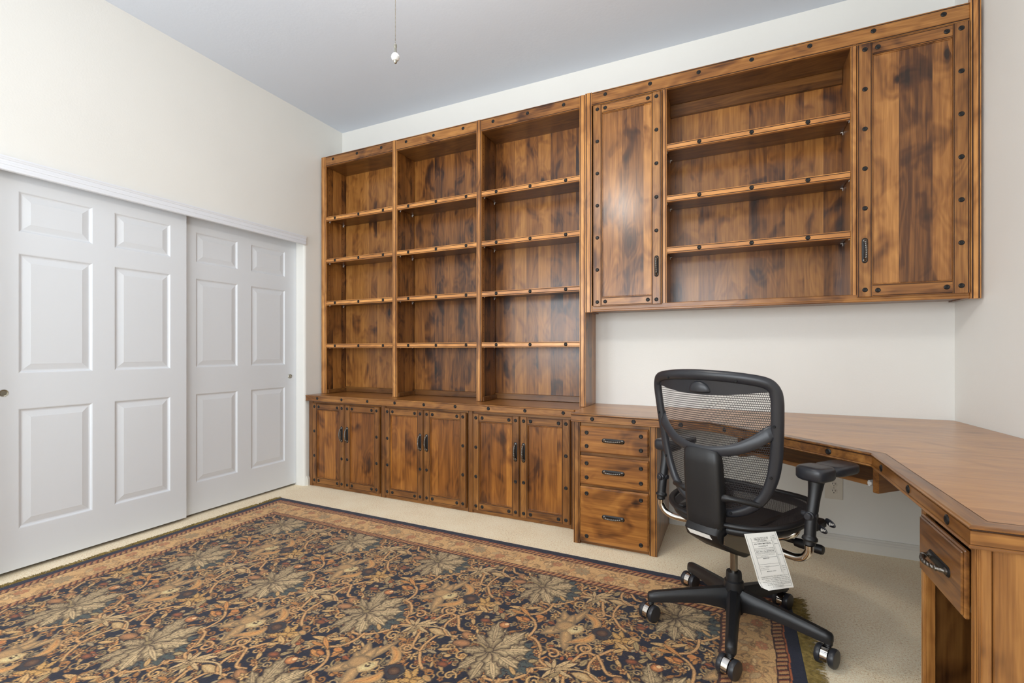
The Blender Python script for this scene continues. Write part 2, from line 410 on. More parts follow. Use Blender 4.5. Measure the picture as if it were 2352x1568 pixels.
# ------------------------------------------------------------ room shell
ZC = 3.096
BW = -.09      # face of the back wall
mb = MB(); mb.box(-.9, 5.0, -4.6, .15, -.12, 0, 0); struct(mb.build('floor', M['carpet']), 'beige cut pile wall to wall carpet', 'carpet')
mb = MB(); mb.box(-.9, 5.0, -4.6, .15, ZC, ZC+.12, 0); struct(mb.build('ceiling', M['ceil']), 'pale grey flat ceiling', 'ceiling')
mb = MB(); mb.box(-.14, 4.75, BW, .14, 0, ZC, 0); struct(mb.build('wall_back', M['wall']), 'cream wall behind the bookcase and desk', 'wall')
# left wall with closet opening and rounded corner
mb = MB()
LW = .09
mb.box(-.12, LW, -.488, BW, 0, ZC, 0)
pr = [(-.12, -.488), (LW, -.488)] + [(LW-.02+.02*math.cos(a), -.488-.02*math.sin(a)) for a in [PI/2*k/8 for k in range(9)]] + [(-.12, -.508)]
mb.loft([[(x, y, 0) for x, y in pr], [(x, y, 2.04) for x, y in pr]], 0, True)
mb.box(-.12, LW, -2.345, -.488, 2.04, ZC, 0); mb.box(-.12, LW, -4.6, -2.345, 0, ZC, 0)
struct(mb.build('wall_left', M['wall']), 'cream wall around and above the closet doors', 'wall')
mb = MB(); mb.box(-.75, -.7, -2.5, -.3, 0, ZC, 0); mb.box(-.7, -.12, -.32, -.30, 0, ZC, 0); mb.box(-.7, -.12, -2.5, -2.48, 0, ZC, 0)
struct(mb.build('wall_closet', M['wall']), 'inner walls of the closet', 'wall')
# right wall leaves square by two degrees
a_ = math.radians(4.5); mb = MB(); L = 4.8
def RW(s_, n_): return (4.346+math.sin(a_)*s_+math.cos(a_)*n_, BW-math.cos(a_)*s_+math.sin(a_)*n_)
q = [RW(-.0, 0), RW(L, 0), RW(L, .12), RW(-.05, .12)]
mb.loft([[(x, y, 0) for x, y in q], [(x, y, ZC) for x, y in q]], 0, False); struct(mb.build('wall_right', M['wall']), 'cream wall beside the desk and wall cabinet', 'wall')
# rear wall with two unseen windows added to let daylight in
mb = MB(); Y0, Y1 = -4.6, -4.45
xs = [(-.12, .2), (1.3, 1.65), (3.45, 4.95)]
for x0, x1 in xs: mb.box(x0, x1, Y0, Y1, 0, ZC, 0)
for x0, x1 in ((.2, 1.3), (1.65, 3.45)): mb.box(x0, x1, Y0, Y1, 0, .8, 0); mb.box(x0, x1, Y0, Y1, 2.3, ZC, 0)
struct(mb.build('wall_rear', M['wall']), 'cream wall behind the camera', 'wall')
for i, (x0, x1) in enumerate(((.2, 1.3), (1.65, 3.45))):
    mb = MB()
    for (c0, c1, z0, z1) in ((x0, x0+.04, .8, 2.3), (x1-.04, x1, .8, 2.3), (x0, x1, .8, .84), (x0, x1, 2.26, 2.3), ((x0+x1)/2-.02, (x0+x1)/2+.02, .8, 2.3)): mb.box(c0, c1, -4.52, -4.47, z0, z1, .003)
    struct(mb.build('window_%d' % (i+1), M['trim']), 'white window frame in the rear wall', 'window')

# sliding closet doors with six moulded panels
def six_panel(name, xf, y0, y1, cols, rows, z0, z1, label, pully):
    """door face at x=xf looking to +X"""
    mb = MB(); th = .034
    mb.box(xf-th, xf-.0005, y0, y1, z0, z1, .001)
    ys = [y0]+[c for cc in cols for c in cc]+[y1]; zs = [z0]+[c for cc in rows for c in cc]+[z1]
    for i in range(len(ys)-1):
        for j in range(len(zs)-1):
            if i % 2 == 1 and j % 2 == 1:
                A, B, C_, D = ys[i], ys[i+1], zs[j], zs[j+1]
                prof = [(0, 0), (.004, -.0015), (.009, -.007), (.014, -.0085), (.017, -.0085), (.044, -.0025), (.046, -.0018)]
                rings = [[(xf+d, A+s_, C_+s_), (xf+d, B-s_, C_+s_), (xf+d, B-s_, D-s_), (xf+d, A+s_, D-s_)] for s_, d in prof]
                o = len(mb.v); vs = [p for r in rings for p in r]; fs = []
                for r in range(len(rings)-1):
                    for k in range(4): fs.append((r*4+k, r*4+(k+1) % 4, (r+1)*4+(k+1) % 4, (r+1)*4+k))
                fs.append(tuple((len(rings)-1)*4+k for k in range(4))); mb.add(vs, fs)
            else:
                mb.add([(xf, ys[i], zs[j]), (xf, ys[i+1], zs[j]), (xf, ys[i+1], zs[j+1]), (xf, ys[i], zs[j+1])], [(0, 1, 2, 3)])
    for a, b_ in (((y0, z0), (y1, z0)), ((y1, z0), (y1, z1)), ((y1, z1), (y0, z1)), ((y0, z1), (y0, z0))):
        mb.add([(xf, a[0], a[1]), (xf, b_[0], b_[1]), (xf-.001, b_[0], b_[1]), (xf-.001, a[0], a[1])], [(0, 1, 2, 3)])
    # core sits behind the moulding
    mb.v = [((v[0]-.011) if abs(v[0]-(xf-.0005)) < 1e-4 or abs(v[0]-(xf-.0015)) < 1e-4 else v[0], v[1], v[2]) if i < 24 else v for i, v in enumerate(mb.v)]
    o = mb.build(name, M['door'], None, origin=(xf, (y0+y1)/2, z0)); struct(o, label, 'closet door')
    p = MB(); p.lathe([(.0001, -.006), (.010, -.006), (.012, 0.0), (.013, .003), (.016, .004), (.018, .0005)], (0, 0, 0), 'x', 24)
    q = p.build('finger_pull', M['nickel'], o); q.location = (0.0005, pully-(y0+y1)/2, .91-z0); q['label'] = 'round satin nickel finger pull'
rows = [(.221, .826), (1.006, 1.612), (1.720, 1.926)]
six_panel('door_1', .033, -2.308, -1.400, [(-2.203, -1.900), (-1.797, -1.496)], rows, .020, 2.035, 'left white six panel sliding closet door, standing in front of the other', -2.257)
six_panel('door_2', -.005, -1.423, -.5095, [(-1.317, -1.019), (-.913, -.615)], rows, .017, 2.035, 'right white six panel sliding closet door, partly behind the other', -.569)
# header trim with fluted face
mb = MB(); zz = [1.995, 1.998, 2.009, 2.011, 2.021, 2.023, 2.033, 2.035, 2.045, 2.047, 2.054, 2.057, 2.064]
xx = [.016, .02, .02, .0175, .0175, .02, .02, .0175, .0175, .02, .022, .024, .024]
pr = [(LW+.0005, 1.995)]+[(LW+x_, z_) for x_, z_ in zip(xx, zz)]+[(LW+.0005, 2.064)]
mb.loft([[(x, y, z) for x, z in pr] for y in (-2.37, -.505)], 0, False)
struct(mb.build('trim_1', M['trim']), 'white fluted header trim above the closet doors', 'trim')
def basebd(name, x0, x1, y0, y1, label, prof_axis):
    mb = MB()
    pr = [(0, 0), (.018, 0), (.018, .052), (.014, .058), (.014, .064), (.009, .070), (.006, .078), (0, .078)]
    if prof_axis == 'y': mb.loft([[(x, y0-d, z) for d, z in pr] for x in (x0, x1)], 0, False)
    else: mb.loft([[(x0+d, y, z) for d, z in pr] for y in (y0, y1)], 0, False)
    struct(mb.build(name, M['base']), label, 'baseboard')
basebd('baseboard_back', 2.93, 4.345, BW-.0005, 0, 'cream baseboard on the back wall under the desk', 'y')
basebd('baseboard_left', LW+.0005, 0, -.487, -.466, 'cream baseboard between the closet and the base cabinets', 'x')

# ------------------------------------------------------------ bookcase hutch
F = -.350
bc = thing('bookcase', 'tall brown three bay wooden bookcase with open shelves standing on the low cabinet run', 'bookcase', (1.22, -.14, .756))
O = (1.22, -.14, .756)
TF = FY(F)
def piece(name, fn, mats, parent=bc, org=O):
    mb = MB(); fn(mb); return mb.build(name, mats if isinstance(mats, list) else [mats], parent, org)
stiles = [(.111, .157), (.874, .912), (1.632, 1.671), (2.399, 2.437)]
for i, (a, b_) in enumerate(stiles):
    nm = 'side_panel' if i in (0, 3) else 'divider'
    x0, x1 = (a, a+.02) if i == 0 else ((b_-.02, b_) if i == 3 else (a+.008, b_-.008))
    def fn(mb, x0=x0, x1=x1, a=a, b_=b_, i=i):
        mb.box(x0, x1, F+.02, BW-.002, .756, 2.765, .001)
        if i == 0: mb.box(x0+.02, .149, F+.02, BW-.006, .756, 2.696, .001)
        if i == 3: mb.box(2.407, x0, F+.02, BW-.006, .756, 2.696, .001)
        # rows of shelf pin holes
        for xs_, sd in ((.150, 1), (.904, 1), (1.663, 1)):
            if abs(xs_-b_) < .02:
                for yy in (F+.05, BW-.055):
                    for k in range(40):
                        z = .95+k*.043
                        mb.box(xs_-.001, xs_+.0006, yy-.002, yy+.002, z, z+.004, .0002, 1)
    sp = piece(nm, fn, [M['panel'], M['hole']])
    piece('stile', lambda mb, a=a, b_=b_: facia(mb, TF, a, b_, .757, 2.773, -.02, 0, 'z', .009), [M['stile'], M['glaze']])
bays = [(.157, .874), (.912, 1.632), (1.671, 2.399)]
for bi, (a, b_) in enumerate(bays):
    piece('back_panel', lambda mb: mb.box(a-.006, b_+.006, BW-.016, BW-.003, .80, 2.696, .0005), M['panel'])
    piece('toe_strip', lambda mb: (mb.box(a-.004, b_+.004, BW-.03, BW-.003, .757, .800, .002), mb.box(a-.004, a+.012, F+.022, BW-.03, .757, .790, .002)), M['shelf'])
    piece('top_board', lambda mb: mb.box(a-.006, b_+.006, F+.02, BW-.003, 2.689, 2.711, .001), M['shelf'])
    tr = piece('top_rail', lambda mb: facia(mb, TF, a, b_, 2.689, 2.773, -.02, -.002, 'x', .009), [M['wx'], M['glaze']])
    xs3 = [(.244, .508, .762), (1.007, 1.262, 1.520), (1.766, 2.031, 2.290)][bi]
    for x in xs3: share('rivet', RIVET, tr, (x-O[0], F+.002-O[1], 2.740-O[2]))
    xs3 = [(.261, .520, .776), (1.024, 1.281, 1.543), (1.789, 2.048, 2.303)][bi]
    for zt in (2.260, 1.903, 1.543, 1.180):
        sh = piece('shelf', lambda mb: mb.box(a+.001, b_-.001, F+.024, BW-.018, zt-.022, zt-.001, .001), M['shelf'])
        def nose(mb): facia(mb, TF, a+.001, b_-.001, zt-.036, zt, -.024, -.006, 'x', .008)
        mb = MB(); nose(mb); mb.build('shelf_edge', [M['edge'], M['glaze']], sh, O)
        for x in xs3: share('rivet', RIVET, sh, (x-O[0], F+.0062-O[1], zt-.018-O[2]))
        for yy in (F+.05, BW-.055):
            share('shelf_pin', CLIP, sh, (a+.004-O[0], yy-O[1], zt-.024-O[2])); 
            share('shelf_pin', CLIP, sh, (b_-.004-O[0], yy-O[1], zt-.024-O[2]), (0, 0, PI))
# ------------------------------------------------------------ base cabinets
OCT = (1.25, -.25, .705)
ct = thing('cabinet_countertop', 'long wooden countertop under the bookcase with a riveted front edge', 'countertop', OCT)
mb = MB(); mb.box(.0985, 2.437, -.49, BW-.002, .722, .755, .002); ctb = mb.build('top_board', [M['top']], ct, OCT)
mb = MB(); mb.box(.098, 2.412, -.502, -.478, .709, .7535, .003); mb.box(.098, 2.412, -.506, -.48, .745, .755, .003); mb.box(.098, 2.412, -.505, -.48, .707, .7125, .002); 
mb.box(.0985, 2.41, -.490, BW-.002, .707, .722, .001)
cte = mb.build('front_edge', [M['topedge']], ct, OCT)
for x in (.230, .494, .758, 1.021, 1.284, 1.549, 1.811, 2.079, 2.340): share('rivet', RIVET, cte, (x-OCT[0], -.5015-OCT[1], .731-OCT[2]))
units = [(.098, .862, 'left'), (.862, 1.630, 'middle'), (1.630, 2.414, 'right')]
labs = ['low two door wooden cabinet nearest the closet doors', 'low two door wooden cabinet in the middle of the three', 'low two door wooden cabinet next to the three drawer unit']
YB = -.462
doorx = [((.148, .503), (.507, .858)), ((.908, 1.264), (1.268, 1.626)), ((1.676, 2.030), (2.034, 2.378))]
for (x0, x1, _), lb, dx in zip(units, labs, doorx):
    OB = ((x0+x1)/2, -.24, 0); bs = thing('base_cabinet', lb, 'cabinet', OB, 0, 'low cabinets under the bookcase')
    T = FY(YB)
    piece('carcass', lambda mb: (mb.box(x0+.001, x0+.019, YB+.02, BW-.004, 0, .706, .001), mb.box(x1-.019, x1-.001, YB+.02, BW-.004, 0, .706, .001), mb.box(x0+.019, x1-.019, YB+.02, BW-.004, .04, .06, .001), mb.box(x0+.019, x1-.019, BW-.02, BW-.004, .06, .7, .001)), M['panel'], bs, OB)
    def ff(mb):
        facia(mb, T, x0+.0005, x0+.046, 0.001, .706, -.02, .006, 'z', .008)
    piece('stile', ff, [M['basestile'], M['glaze']], bs, OB)
    if x1 > 2.4: piece('stile', lambda mb: facia(mb, T, 2.379, 2.414, 0.001, .706, -.02, .006, 'z', .008), [M['basestile'], M['glaze']], bs, OB)
    xr_ = x1 if x1 < 2.4 else 2.379
    piece('toe_board', lambda mb: mb.box(x0+.046, xr_, YB, YB+.02, 0.001, .05, .001), M['baserail'], bs, OB)
    piece('top_rail', lambda mb: mb.box(x0+.046, xr_, YB, YB+.02, .68, .706, .001), M['baserail'], bs, OB)
    for di, (a, b_) in enumerate(dx):
        z0, z1 = .028, .688; zr = even(z0+.028, z1-.028, 4)
        hs = [zr[0], zr[1], zr[3]]
        pl = (b_-.027, .453) if di == 0 else (a+.027, .453)
        framed_door(bs, T, (0, 0, 0), OB, a, b_, z0, z1, .0015, .054, zr if di == 0 else hs, hs if di == 0 else zr, pl, 'basedoor', 'basestile', 'baserail', .019)

# ------------------------------------------------------------ wall cabinet run
OW = (3.4, -.14, 1.370)
wc = thing('wall_cabinet', 'long wooden wall cabinet above the desk with two doors and open middle shelves', 'wall cabinet', OW)
TW = FY(F)
def wp(n_, fn, mats, par=wc): return piece(n_, fn, mats, par, OW)
wp('side_panel', lambda mb: mb.box(2.439, 2.458, F+.02, BW-.003, 1.372, 2.760, .001), M['panel'])
wp('side_panel', lambda mb: mb.box(4.320, 4.342, F+.02, BW-.003, 1.372, 2.760, .001), M['panel'])
wp('partition', lambda mb: mb.box(2.917, 2.935, F+.02, BW-.016, 1.393, 2.711, .001), M['panel'])
wp('partition', lambda mb: mb.box(3.854, 3.872, F+.02, BW-.016, 1.393, 2.711, .001), M['panel'])
wp('back_panel', lambda mb: mb.box(2.458, 4.320, BW-.016, BW-.003, 1.383, 2.701, .0005), M['panel'])
wp('bottom_board', lambda mb: mb.box(2.458, 4.320, F+.02, BW-.004, 1.378, 1.395, .001), M['shelf'])
wp('top_board', lambda mb: mb.box(2.458, 4.320, F+.02, BW-.004, 2.696, 2.716, .001), M['shelf'])
wp('crown_strip', lambda mb: mb.box(2.935, 3.854, BW-.034, BW-.016, 2.618, 2.696, .002), M['shelf'])
wp('stile', lambda mb: facia(mb, TW, 2.438, 2.481, 1.366, 2.775, -.02, .004, 'z', .010), [M['stile'], M['glaze']])
wp('stile', lambda mb: facia(mb, TW, 4.315, 4.353, 1.366, 2.794, -.02, .010, 'z', .010), [M['stile'], M['glaze']])
wp('stile', lambda mb: facia(mb, TW, 2.909, 2.939, 1.405, 2.696, -.02, 0, 'z', .007), [M['stile'], M['glaze']])
wp('stile', lambda mb: facia(mb, TW, 3.850, 3.880, 1.405, 2.696, -.02, 0, 'z', .007), [M['stile'], M['glaze']])
tr = wp('top_rail', lambda mb: facia(mb, TW, 2.481, 4.315, 2.689, 2.773, -.02, .001, 'x', .009), [M['wx'], M['glaze']])
for x in (2.568, 2.843, 3.118, 3.393, 3.669, 3.944, 4.219): share('rivet', RIVET, tr, (x-OW[0], F-.001-OW[1], 2.743-OW[2]))
wp('bottom_rail', lambda mb: (mb.box(2.481, 4.315, F, F+.02, 1.370, 1.409, .003), mb.box(2.481, 4.315, F-.006, F+.005, 1.368, 1.382, .003)), M['wx'])
for zt in (2.359, 2.049, 1.741):
    sh = wp('shelf', lambda mb: mb.box(2.936, 3.853, F+.026, BW-.018, zt-.022, zt-.001, .001), M['shelf'])
    mb = MB(); facia(mb, TW, 2.940, 3.849, zt-.037, zt, -.026, -.003, 'x', .008); mb.build('shelf_edge', [M['edge'], M['glaze']], sh, OW)
    for x in (3.121, 3.393, 3.661): share('rivet', RIVET, sh, (x-OW[0], F+.0032-OW[1], zt-.018-OW[2]))
    for yy in (F+.05, BW-.055):
        share('shelf_pin', CLIP, sh, (2.940-OW[0], yy-OW[1], zt-.024-OW[2])); share('shelf_pin', CLIP, sh, (3.849-OW[0], yy-OW[1], zt-.024-OW[2]), (0, 0, PI))
zr7 = even(1.428, 2.648, 7)
z6 = [1.428]+[2.648-i*(2.648-1.842)/4 for i in range(5)]
framed_door(wc, TW, (0, 0, 0), OW, 2.494, 2.911, 1.401, 2.676, .0015, .056, zr7, z6, (2.884, 1.628), th=.019)
framed_door(wc, TW, (0, 0, 0), OW, 3.874, 4.309, 1.393, 2.678, .0015, .062, z6, zr7, (3.904, 1.628), th=.019)

# ------------------------------------------------------------ drawer unit
OD = (2.69, -.33, 0)
dr = thing('drawer_cabinet', 'three drawer wooden unit under the left end of the desk', 'drawer unit', OD)
YD = -.65; TD = FY(YD)
def dp(n_, fn, mats, par=dr): return piece(n_, fn, mats, par, OD)
dp('side_panel', lambda mb: mb.box(2.458, 2.476, YD+.02, BW-.025, 0, .706, .001), M['wz'])
dp('side_panel', lambda mb: mb.box(2.906, 2.924, YD+.02, BW-.025, 0, .706, .001), M['panel'])
dp('stile', lambda mb: facia(mb, TD, 2.456, 2.494, 0.001, .706, -.02, .006, 'z', .008), [M['wz'], M['glaze']])
dp('stile', lambda mb: facia(mb, TD, 2.886, 2.926, 0.001, .706, -.02, .006, 'z', .008), [M['wz'], M['glaze']])
for za, zb in ((.68, .706), (.515, .545), (.330, .362), (.001, .03)): dp('rail', lambda mb: mb.box(2.494, 2.886, YD+.009, YD+.02, za-.004 if za > .01 else za, zb+(.004 if zb < .7 else 0), .001), M['baserail'])
dp('back_panel', lambda mb: mb.box(2.476, 2.906, -.14, -.125, .02, .70, .001), M['panel'])
for (z0, z1, rz) in ((.536, .687, (.573, .650)), (.352, .516, (.393, .474)), (.022, .338, (.056, .301))):
    d = dp('drawer', lambda mb: (mb.box(2.498, 2.884, YD-.014, YD-.0022, z0, z1, .003), mb.box(2.503, 2.879, YD-.018, YD-.012, z0+.005, z1-.005, .004)), M['drawer'])
    for x in (2.538, 2.843):
        for z in rz: share('rivet', RIVET, d, (x-OD[0], YD-.0175-OD[1], z-OD[2]))
    share('pull', PULL, d, (2.691-OD[0], YD-.0175-OD[1], (z0+z1)/2-(.0 if z1 > .4 else .0)-OD[2]), (0, PI/2, 0))

# ------------------------------------------------------------ desk top
OT = (3.6, -.6, .707)
dk = thing('desk_top', 'large L shaped wooden desk top with clipped inner corner and riveted edge', 'desk', OT)
XR = 4.372
out = [(2.444, -.670), (3.186, -.688), (3.738, -1.240), (3.738, -1.998), (4.492, -2.0), (4.342, BW-.004), (2.4395, BW-.004), (2.4395, -.508), (2.444, -.508)]
def slab(mb, out, z0, z1, mi=0, inset=0):
    vs = [(x, y, z0) for x, y in out]+[(x, y, z1) for x, y in out]; n = len(out)
    mb.add(vs, [tuple(range(n))[::-1], tuple(range(n, 2*n))]+[(i, (i+1) % n, n+(i+1) % n, n+i) for i in range(n)][::1], mi)
def offs(out, k, d):   # offset first k vertices (front run) outwards/inwards by d
    res = [list(p) for p in out]
    for i in range(k):
        P = Vector(out[i]); A = Vector(out[i-1]) if i > 0 else None; B = Vector(out[i+1]) if i < k-1 else None
        def nrm(p, q): e = (q-p).normalized(); return Vector((e.y, -e.x))
        if A is None: n_ = nrm(P, B); m_ = n_
        elif B is None: n_ = nrm(A, P); m_ = n_
        else:
            n1, n2 = nrm(A, P), nrm(P, B); m_ = (n1+n2); m_ = m_/(m_.length_squared)*2/1; m_ = (n1+n2)/(1+n1.dot(n2))
        res[i] = [P.x+m_.x*d, P.y+m_.y*d]
    return res
def ccw(o):
    a = sum(o[i][0]*o[(i+1) % len(o)][1]-o[(i+1) % len(o)][0]*o[i][1] for i in range(len(o))); return o if a > 0 else o[::-1]
top_out = offs(out, 5, -.045)
mb = MB(); 
slab(mb, ccw([(x if i != 0 else 2.444, y) for i, (x, y) in enumerate([tuple(p) for p in top_out])]), .716, .7553)
mb.build('top_board', [M['top']], dk, OT)
# mitred edging swept round the front run with bead profile
prof = [(-.046, .7558), (-.006, .7558), (-.0015, .7545), (.0, .752), (-.0005, .749), (-.006, .7465), (-.006, .7445), (-.003, .7435), (-.003, .7165), (-.004, .7155), (-.0005, .7145), (.001, .711), (-.001, .708), (-.006, .707), (-.046, .707)]
for seg_i in range(4):
    mb = MB(); R = []
    for vi in (seg_i, seg_i+1):
        R.append([(*offs(out, 5, d)[vi], z) for d, z in prof])
    mb.loft(R, 0, False)
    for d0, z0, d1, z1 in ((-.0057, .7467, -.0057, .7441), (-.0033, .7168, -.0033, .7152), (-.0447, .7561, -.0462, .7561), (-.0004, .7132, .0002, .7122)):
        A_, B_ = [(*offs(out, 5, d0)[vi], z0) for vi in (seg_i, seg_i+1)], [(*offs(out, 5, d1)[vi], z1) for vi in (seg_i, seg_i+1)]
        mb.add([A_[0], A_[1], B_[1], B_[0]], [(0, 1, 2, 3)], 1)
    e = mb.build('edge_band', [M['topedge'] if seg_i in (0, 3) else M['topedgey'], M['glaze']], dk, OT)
    def er(x, y, rz): share('rivet', RIVET, e, (x-OT[0], y-OT[1], .730-OT[2]), (0, 0, rz))
    if seg_i == 0:
        for x in (2.571, 2.805, 3.050): er(x, -.670-.018*(x-2.444)/.742+.003, math.radians(-1.4))
    if seg_i == 1:
        for t_ in (.13, .49, .80): er(3.186+.552*t_-.0+.002, -.688-.552*t_+.002, math.radians(-45))
    if seg_i == 2:
        for y in (-1.358, -1.618, -1.880): er(3.741, y, math.radians(-90))
mb = MB()
slab(mb, ccw([tuple(p) for p in offs(out, 5, -.05)]), .709, .716); mb.build('underside', [M['wy']], dk, OT)

# ------------------------------------------------------------ keyboard tray hung under the clipped corner
OK = (3.463+.103, -.964+.103, .6)
kt = thing('keyboard_tray', 'thin wooden keyboard tray hanging under the clipped corner of the desk', 'keyboard tray', OK, math.radians(-45))
mb = MB(); mb.box(-.31, .292, 0, .30, 0, .018, .002); mb.build('tray_board', [M['wx']], kt)
for x in (-.325, .305):
    mb = MB(); mb.box(x-.011+(.011 if x > 0 else -.011), x+.011+(.011 if x > 0 else -.011), -.004, .27, -.022, .108, .002); mb.build('hanger_block', [M['wy']], kt)
    mb = MB(); s_ = 1 if x > 0 else -1
    mb.box(x-.012*s_-.004, x-.012*s_+.004, -.006, .25, .0, .022, .001); mb.box(x-.016*s_, x-.001*s_, -.010, .0, .006, .018, .002); mb.build('drawer_slide', [M['clip']], kt)

# ------------------------------------------------------------ return cabinet on the right
OR = (4.07, -1.81, 0)
rc = thing('return_cabinet', 'wooden end cabinet with one drawer over an open niche, nearest the camera', 'cabinet', OR)
XF = 3.762; TR = FX(XF)
def rp(n_, fn, mats, par=rc): return piece(n_, fn, mats, par, OR)
rp('stile', lambda mb: facia(mb, TR, -1.680, -1.652, 0.001, .706, -.02, .003, 'z', .007), [M['wz'], M['glaze']])
rp('stile', lambda mb: facia(mb, TR, -1.972, -1.944, 0.001, .706, -.02, .003, 'z', .007), [M['wz'], M['glaze']])
rp('rail', lambda mb: mb.box(XF, XF+.02, -1.944, -1.680, .686, .706, .001), M['wy'])
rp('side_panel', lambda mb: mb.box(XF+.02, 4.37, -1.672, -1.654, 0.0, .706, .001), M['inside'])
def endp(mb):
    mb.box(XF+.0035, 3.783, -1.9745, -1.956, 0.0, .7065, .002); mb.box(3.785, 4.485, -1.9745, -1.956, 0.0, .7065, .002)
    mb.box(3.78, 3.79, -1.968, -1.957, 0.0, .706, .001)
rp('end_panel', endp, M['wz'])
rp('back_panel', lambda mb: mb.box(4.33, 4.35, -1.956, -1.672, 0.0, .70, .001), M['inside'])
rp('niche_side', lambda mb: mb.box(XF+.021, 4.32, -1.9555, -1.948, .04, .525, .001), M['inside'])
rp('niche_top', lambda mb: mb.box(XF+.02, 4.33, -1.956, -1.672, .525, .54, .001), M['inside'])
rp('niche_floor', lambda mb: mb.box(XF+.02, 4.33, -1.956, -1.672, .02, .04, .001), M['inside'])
d = rp('drawer', lambda mb: (mb.box(XF-.012, XF-.001, -1.942, -1.682, .534, .684, .003), mb.box(XF-.016, XF-.010, -1.937, -1.687, .539, .679, .004)), M['topedgey'])
share('pull', PULL, d, (XF-.0155-OR[0], -1.818-OR[1], .606-OR[2]), (0, PI/2, -PI/2))

# ------------------------------------------------------------ wall outlet
OO = (3.818, BW-.001, .340)
ol = thing('wall_outlet', 'cream duplex power outlet plate on the back wall under the desk', 'outlet', OO)
mb = MB(); mb.box(-.043, .043, -.005, 0, -.064, .064, .002); pl = mb.build('cover_plate', [M['outlet']], ol)
for s_ in (-1, 1):
    mb = MB(); pts = []
    for k in range(24):
        a = 2*PI*k/24; pts.append((max(-.0165, min(.0165, .019*math.cos(a))), .0145*math.sin(a)+s_*.0195))
    mb.loft([[(x, -.004, z) for x, z in pts], [(x, -.0065, z) for x, z in pts], [(x*.93, -.0072, s_*.0195+(z-s_*.0195)*.93) for x, z in pts]], 0, False)
    for x in (-.0065, .0065): mb.box(x-.0012, x+.0012, -.0076, -.007, s_*.0195+.000, s_*.0195+.009, .0002, 1)
    mb.lathe([(.0025, -.0076), (.0001, -.0078)], (0, 0, s_*.0195-.007), 'y', 10, 1)
    mb.build('receptacle', [M['outlet'], M['hole']], ol)
mb = MB(); mb.lathe([(.003, -.005), (.003, -.006), (.0001, -.0064)], (0, 0, 0), 'y', 12); mb.build('screw', [M['nickel']], ol)
# ------------------------------------------------------------ office chair (local: x right, y forward)
RUGZ = .0078
CH = thing('office_chair', 'black office chair with net back and seat, armrests and five castered legs', 'office chair', (3.30, -1.19, RUGZ), math.radians(-30))
def cb(n_, fn, mats, par=CH):
    mb = MB(); fn(mb); return mb.build(n_, mats if isinstance(mats, list) else [mats], par)
def smooth(P, sub=6, closed=False):
    P = [Vector(p) for p in P]; n = len(P); out = []
    for i in range(n if closed else n-1):
        p0 = P[(i-1) % n] if closed or i > 0 else P[i]*2-P[i+1]; p1 = P[i]; p2 = P[(i+1) % n]; p3 = P[(i+2) % n] if closed or i < n-2 else P[i+1]*2-P[i]
        for k in range(sub):
            t = k/sub; out.append(.5*((2*p1)+(p2-p0)*t+(2*p0-5*p1+4*p2-p3)*t*t+(-p0+3*p1-3*p2+p3)*t**3))
    if not closed: out.append(P[-1])
    return out
# star base
def hub(mb):
    mb.lathe([(.028, .055), (.034, .06), (.036, .10), (.038, .165), (.036, .185), (.030, .19), (.029, .215), (.0275, .222), (.0155, .222)], (0, 0, 0), 'z', 28)
cb('base_hub', hub, M['plastic'])
for k, ang in enumerate((82, 154, 226, 298, 10)):
    a = math.radians(ang); ca, sa = math.cos(a), math.sin(a)
    def leg(mb):
        rings = []
        for t, w, zt, h in ((.018, .024, .158, .085), (.05, .0235, .153, .066), (.12, .021, .143, .048), (.2, .019, .131, .041), (.28, .0175, .118, .036), (.315, .017, .112, .034), (.332, .014, .107, .030), (.337, .008, .101, .02)):
            ring = []
            for (u, v) in ((-1, -1), (-1, -.1), (-.86, .62), (-.45, 1), (.45, 1), (.86, .62), (1, -.1), (1, -1), (.4, -1), (-.4, -1)):
                x = t; y = u*w*1.12; z = zt+.003-h*.56+v*h*.56; ring.append((x*ca-y*sa, x*sa+y*ca, z))
            rings.append(ring)
        mb.loft(rings, 0, True)
        mb.lathe([(.013, .068), (.014, .072), (.0145, .10)], (.322*ca, .322*sa, 0), 'z', 14)
    lg = cb('leg', leg, M['plastic'])
    cx, cy = .322*ca, .322*sa; oy = -.012 if k != 1 else -.010
    def wheels(mb):
        for s_ in (-1, 1):
            mb.lathe([(.0001, -.0105), (.028, -.0105), (.0325, -.007), (.0335, -.001), (.0335, .005), (.031, .0095), (.025, .0105), (.0001, .0108)] if s_ > 0 else [(.0001, -.0108), (.025, -.0105), (.031, -.0095), (.0335, -.005), (.0335, .001), (.0325, .007), (.028, .0105), (.0001, .0105)], (cx+s_*.0215, cy+oy, .0337), 'x', 28)
    c_ = cb('caster', wheels, M['plastic2'], CH)
    def hood(mb):
        rings = []
        for i in range(20):
            th = math.radians(-35+i*(230/19)); rings.append([(cx+x, cy+oy+r*math.cos(th), .0337+r*math.sin(th)) for x, r in ((-.0108, .0342), (.0108, .0342), (.0108, .0310), (-.0108, .0310))])
        mb.loft(rings, 0, True); mb.lathe([(.0045, .062), (.0045, .078)], (cx, cy, 0), 'z', 12)
        mb.box(cx-.006, cx+.006, cy-.012, cy+.010, .061, .069, .002)
    cb('caster_hood', hood, M['chrome'], c_)
cb('gas_spring', lambda mb: mb.lathe([(.0145, .215), (.0145, .31)], (0, 0, 0), 'z', 24), M['steel'])
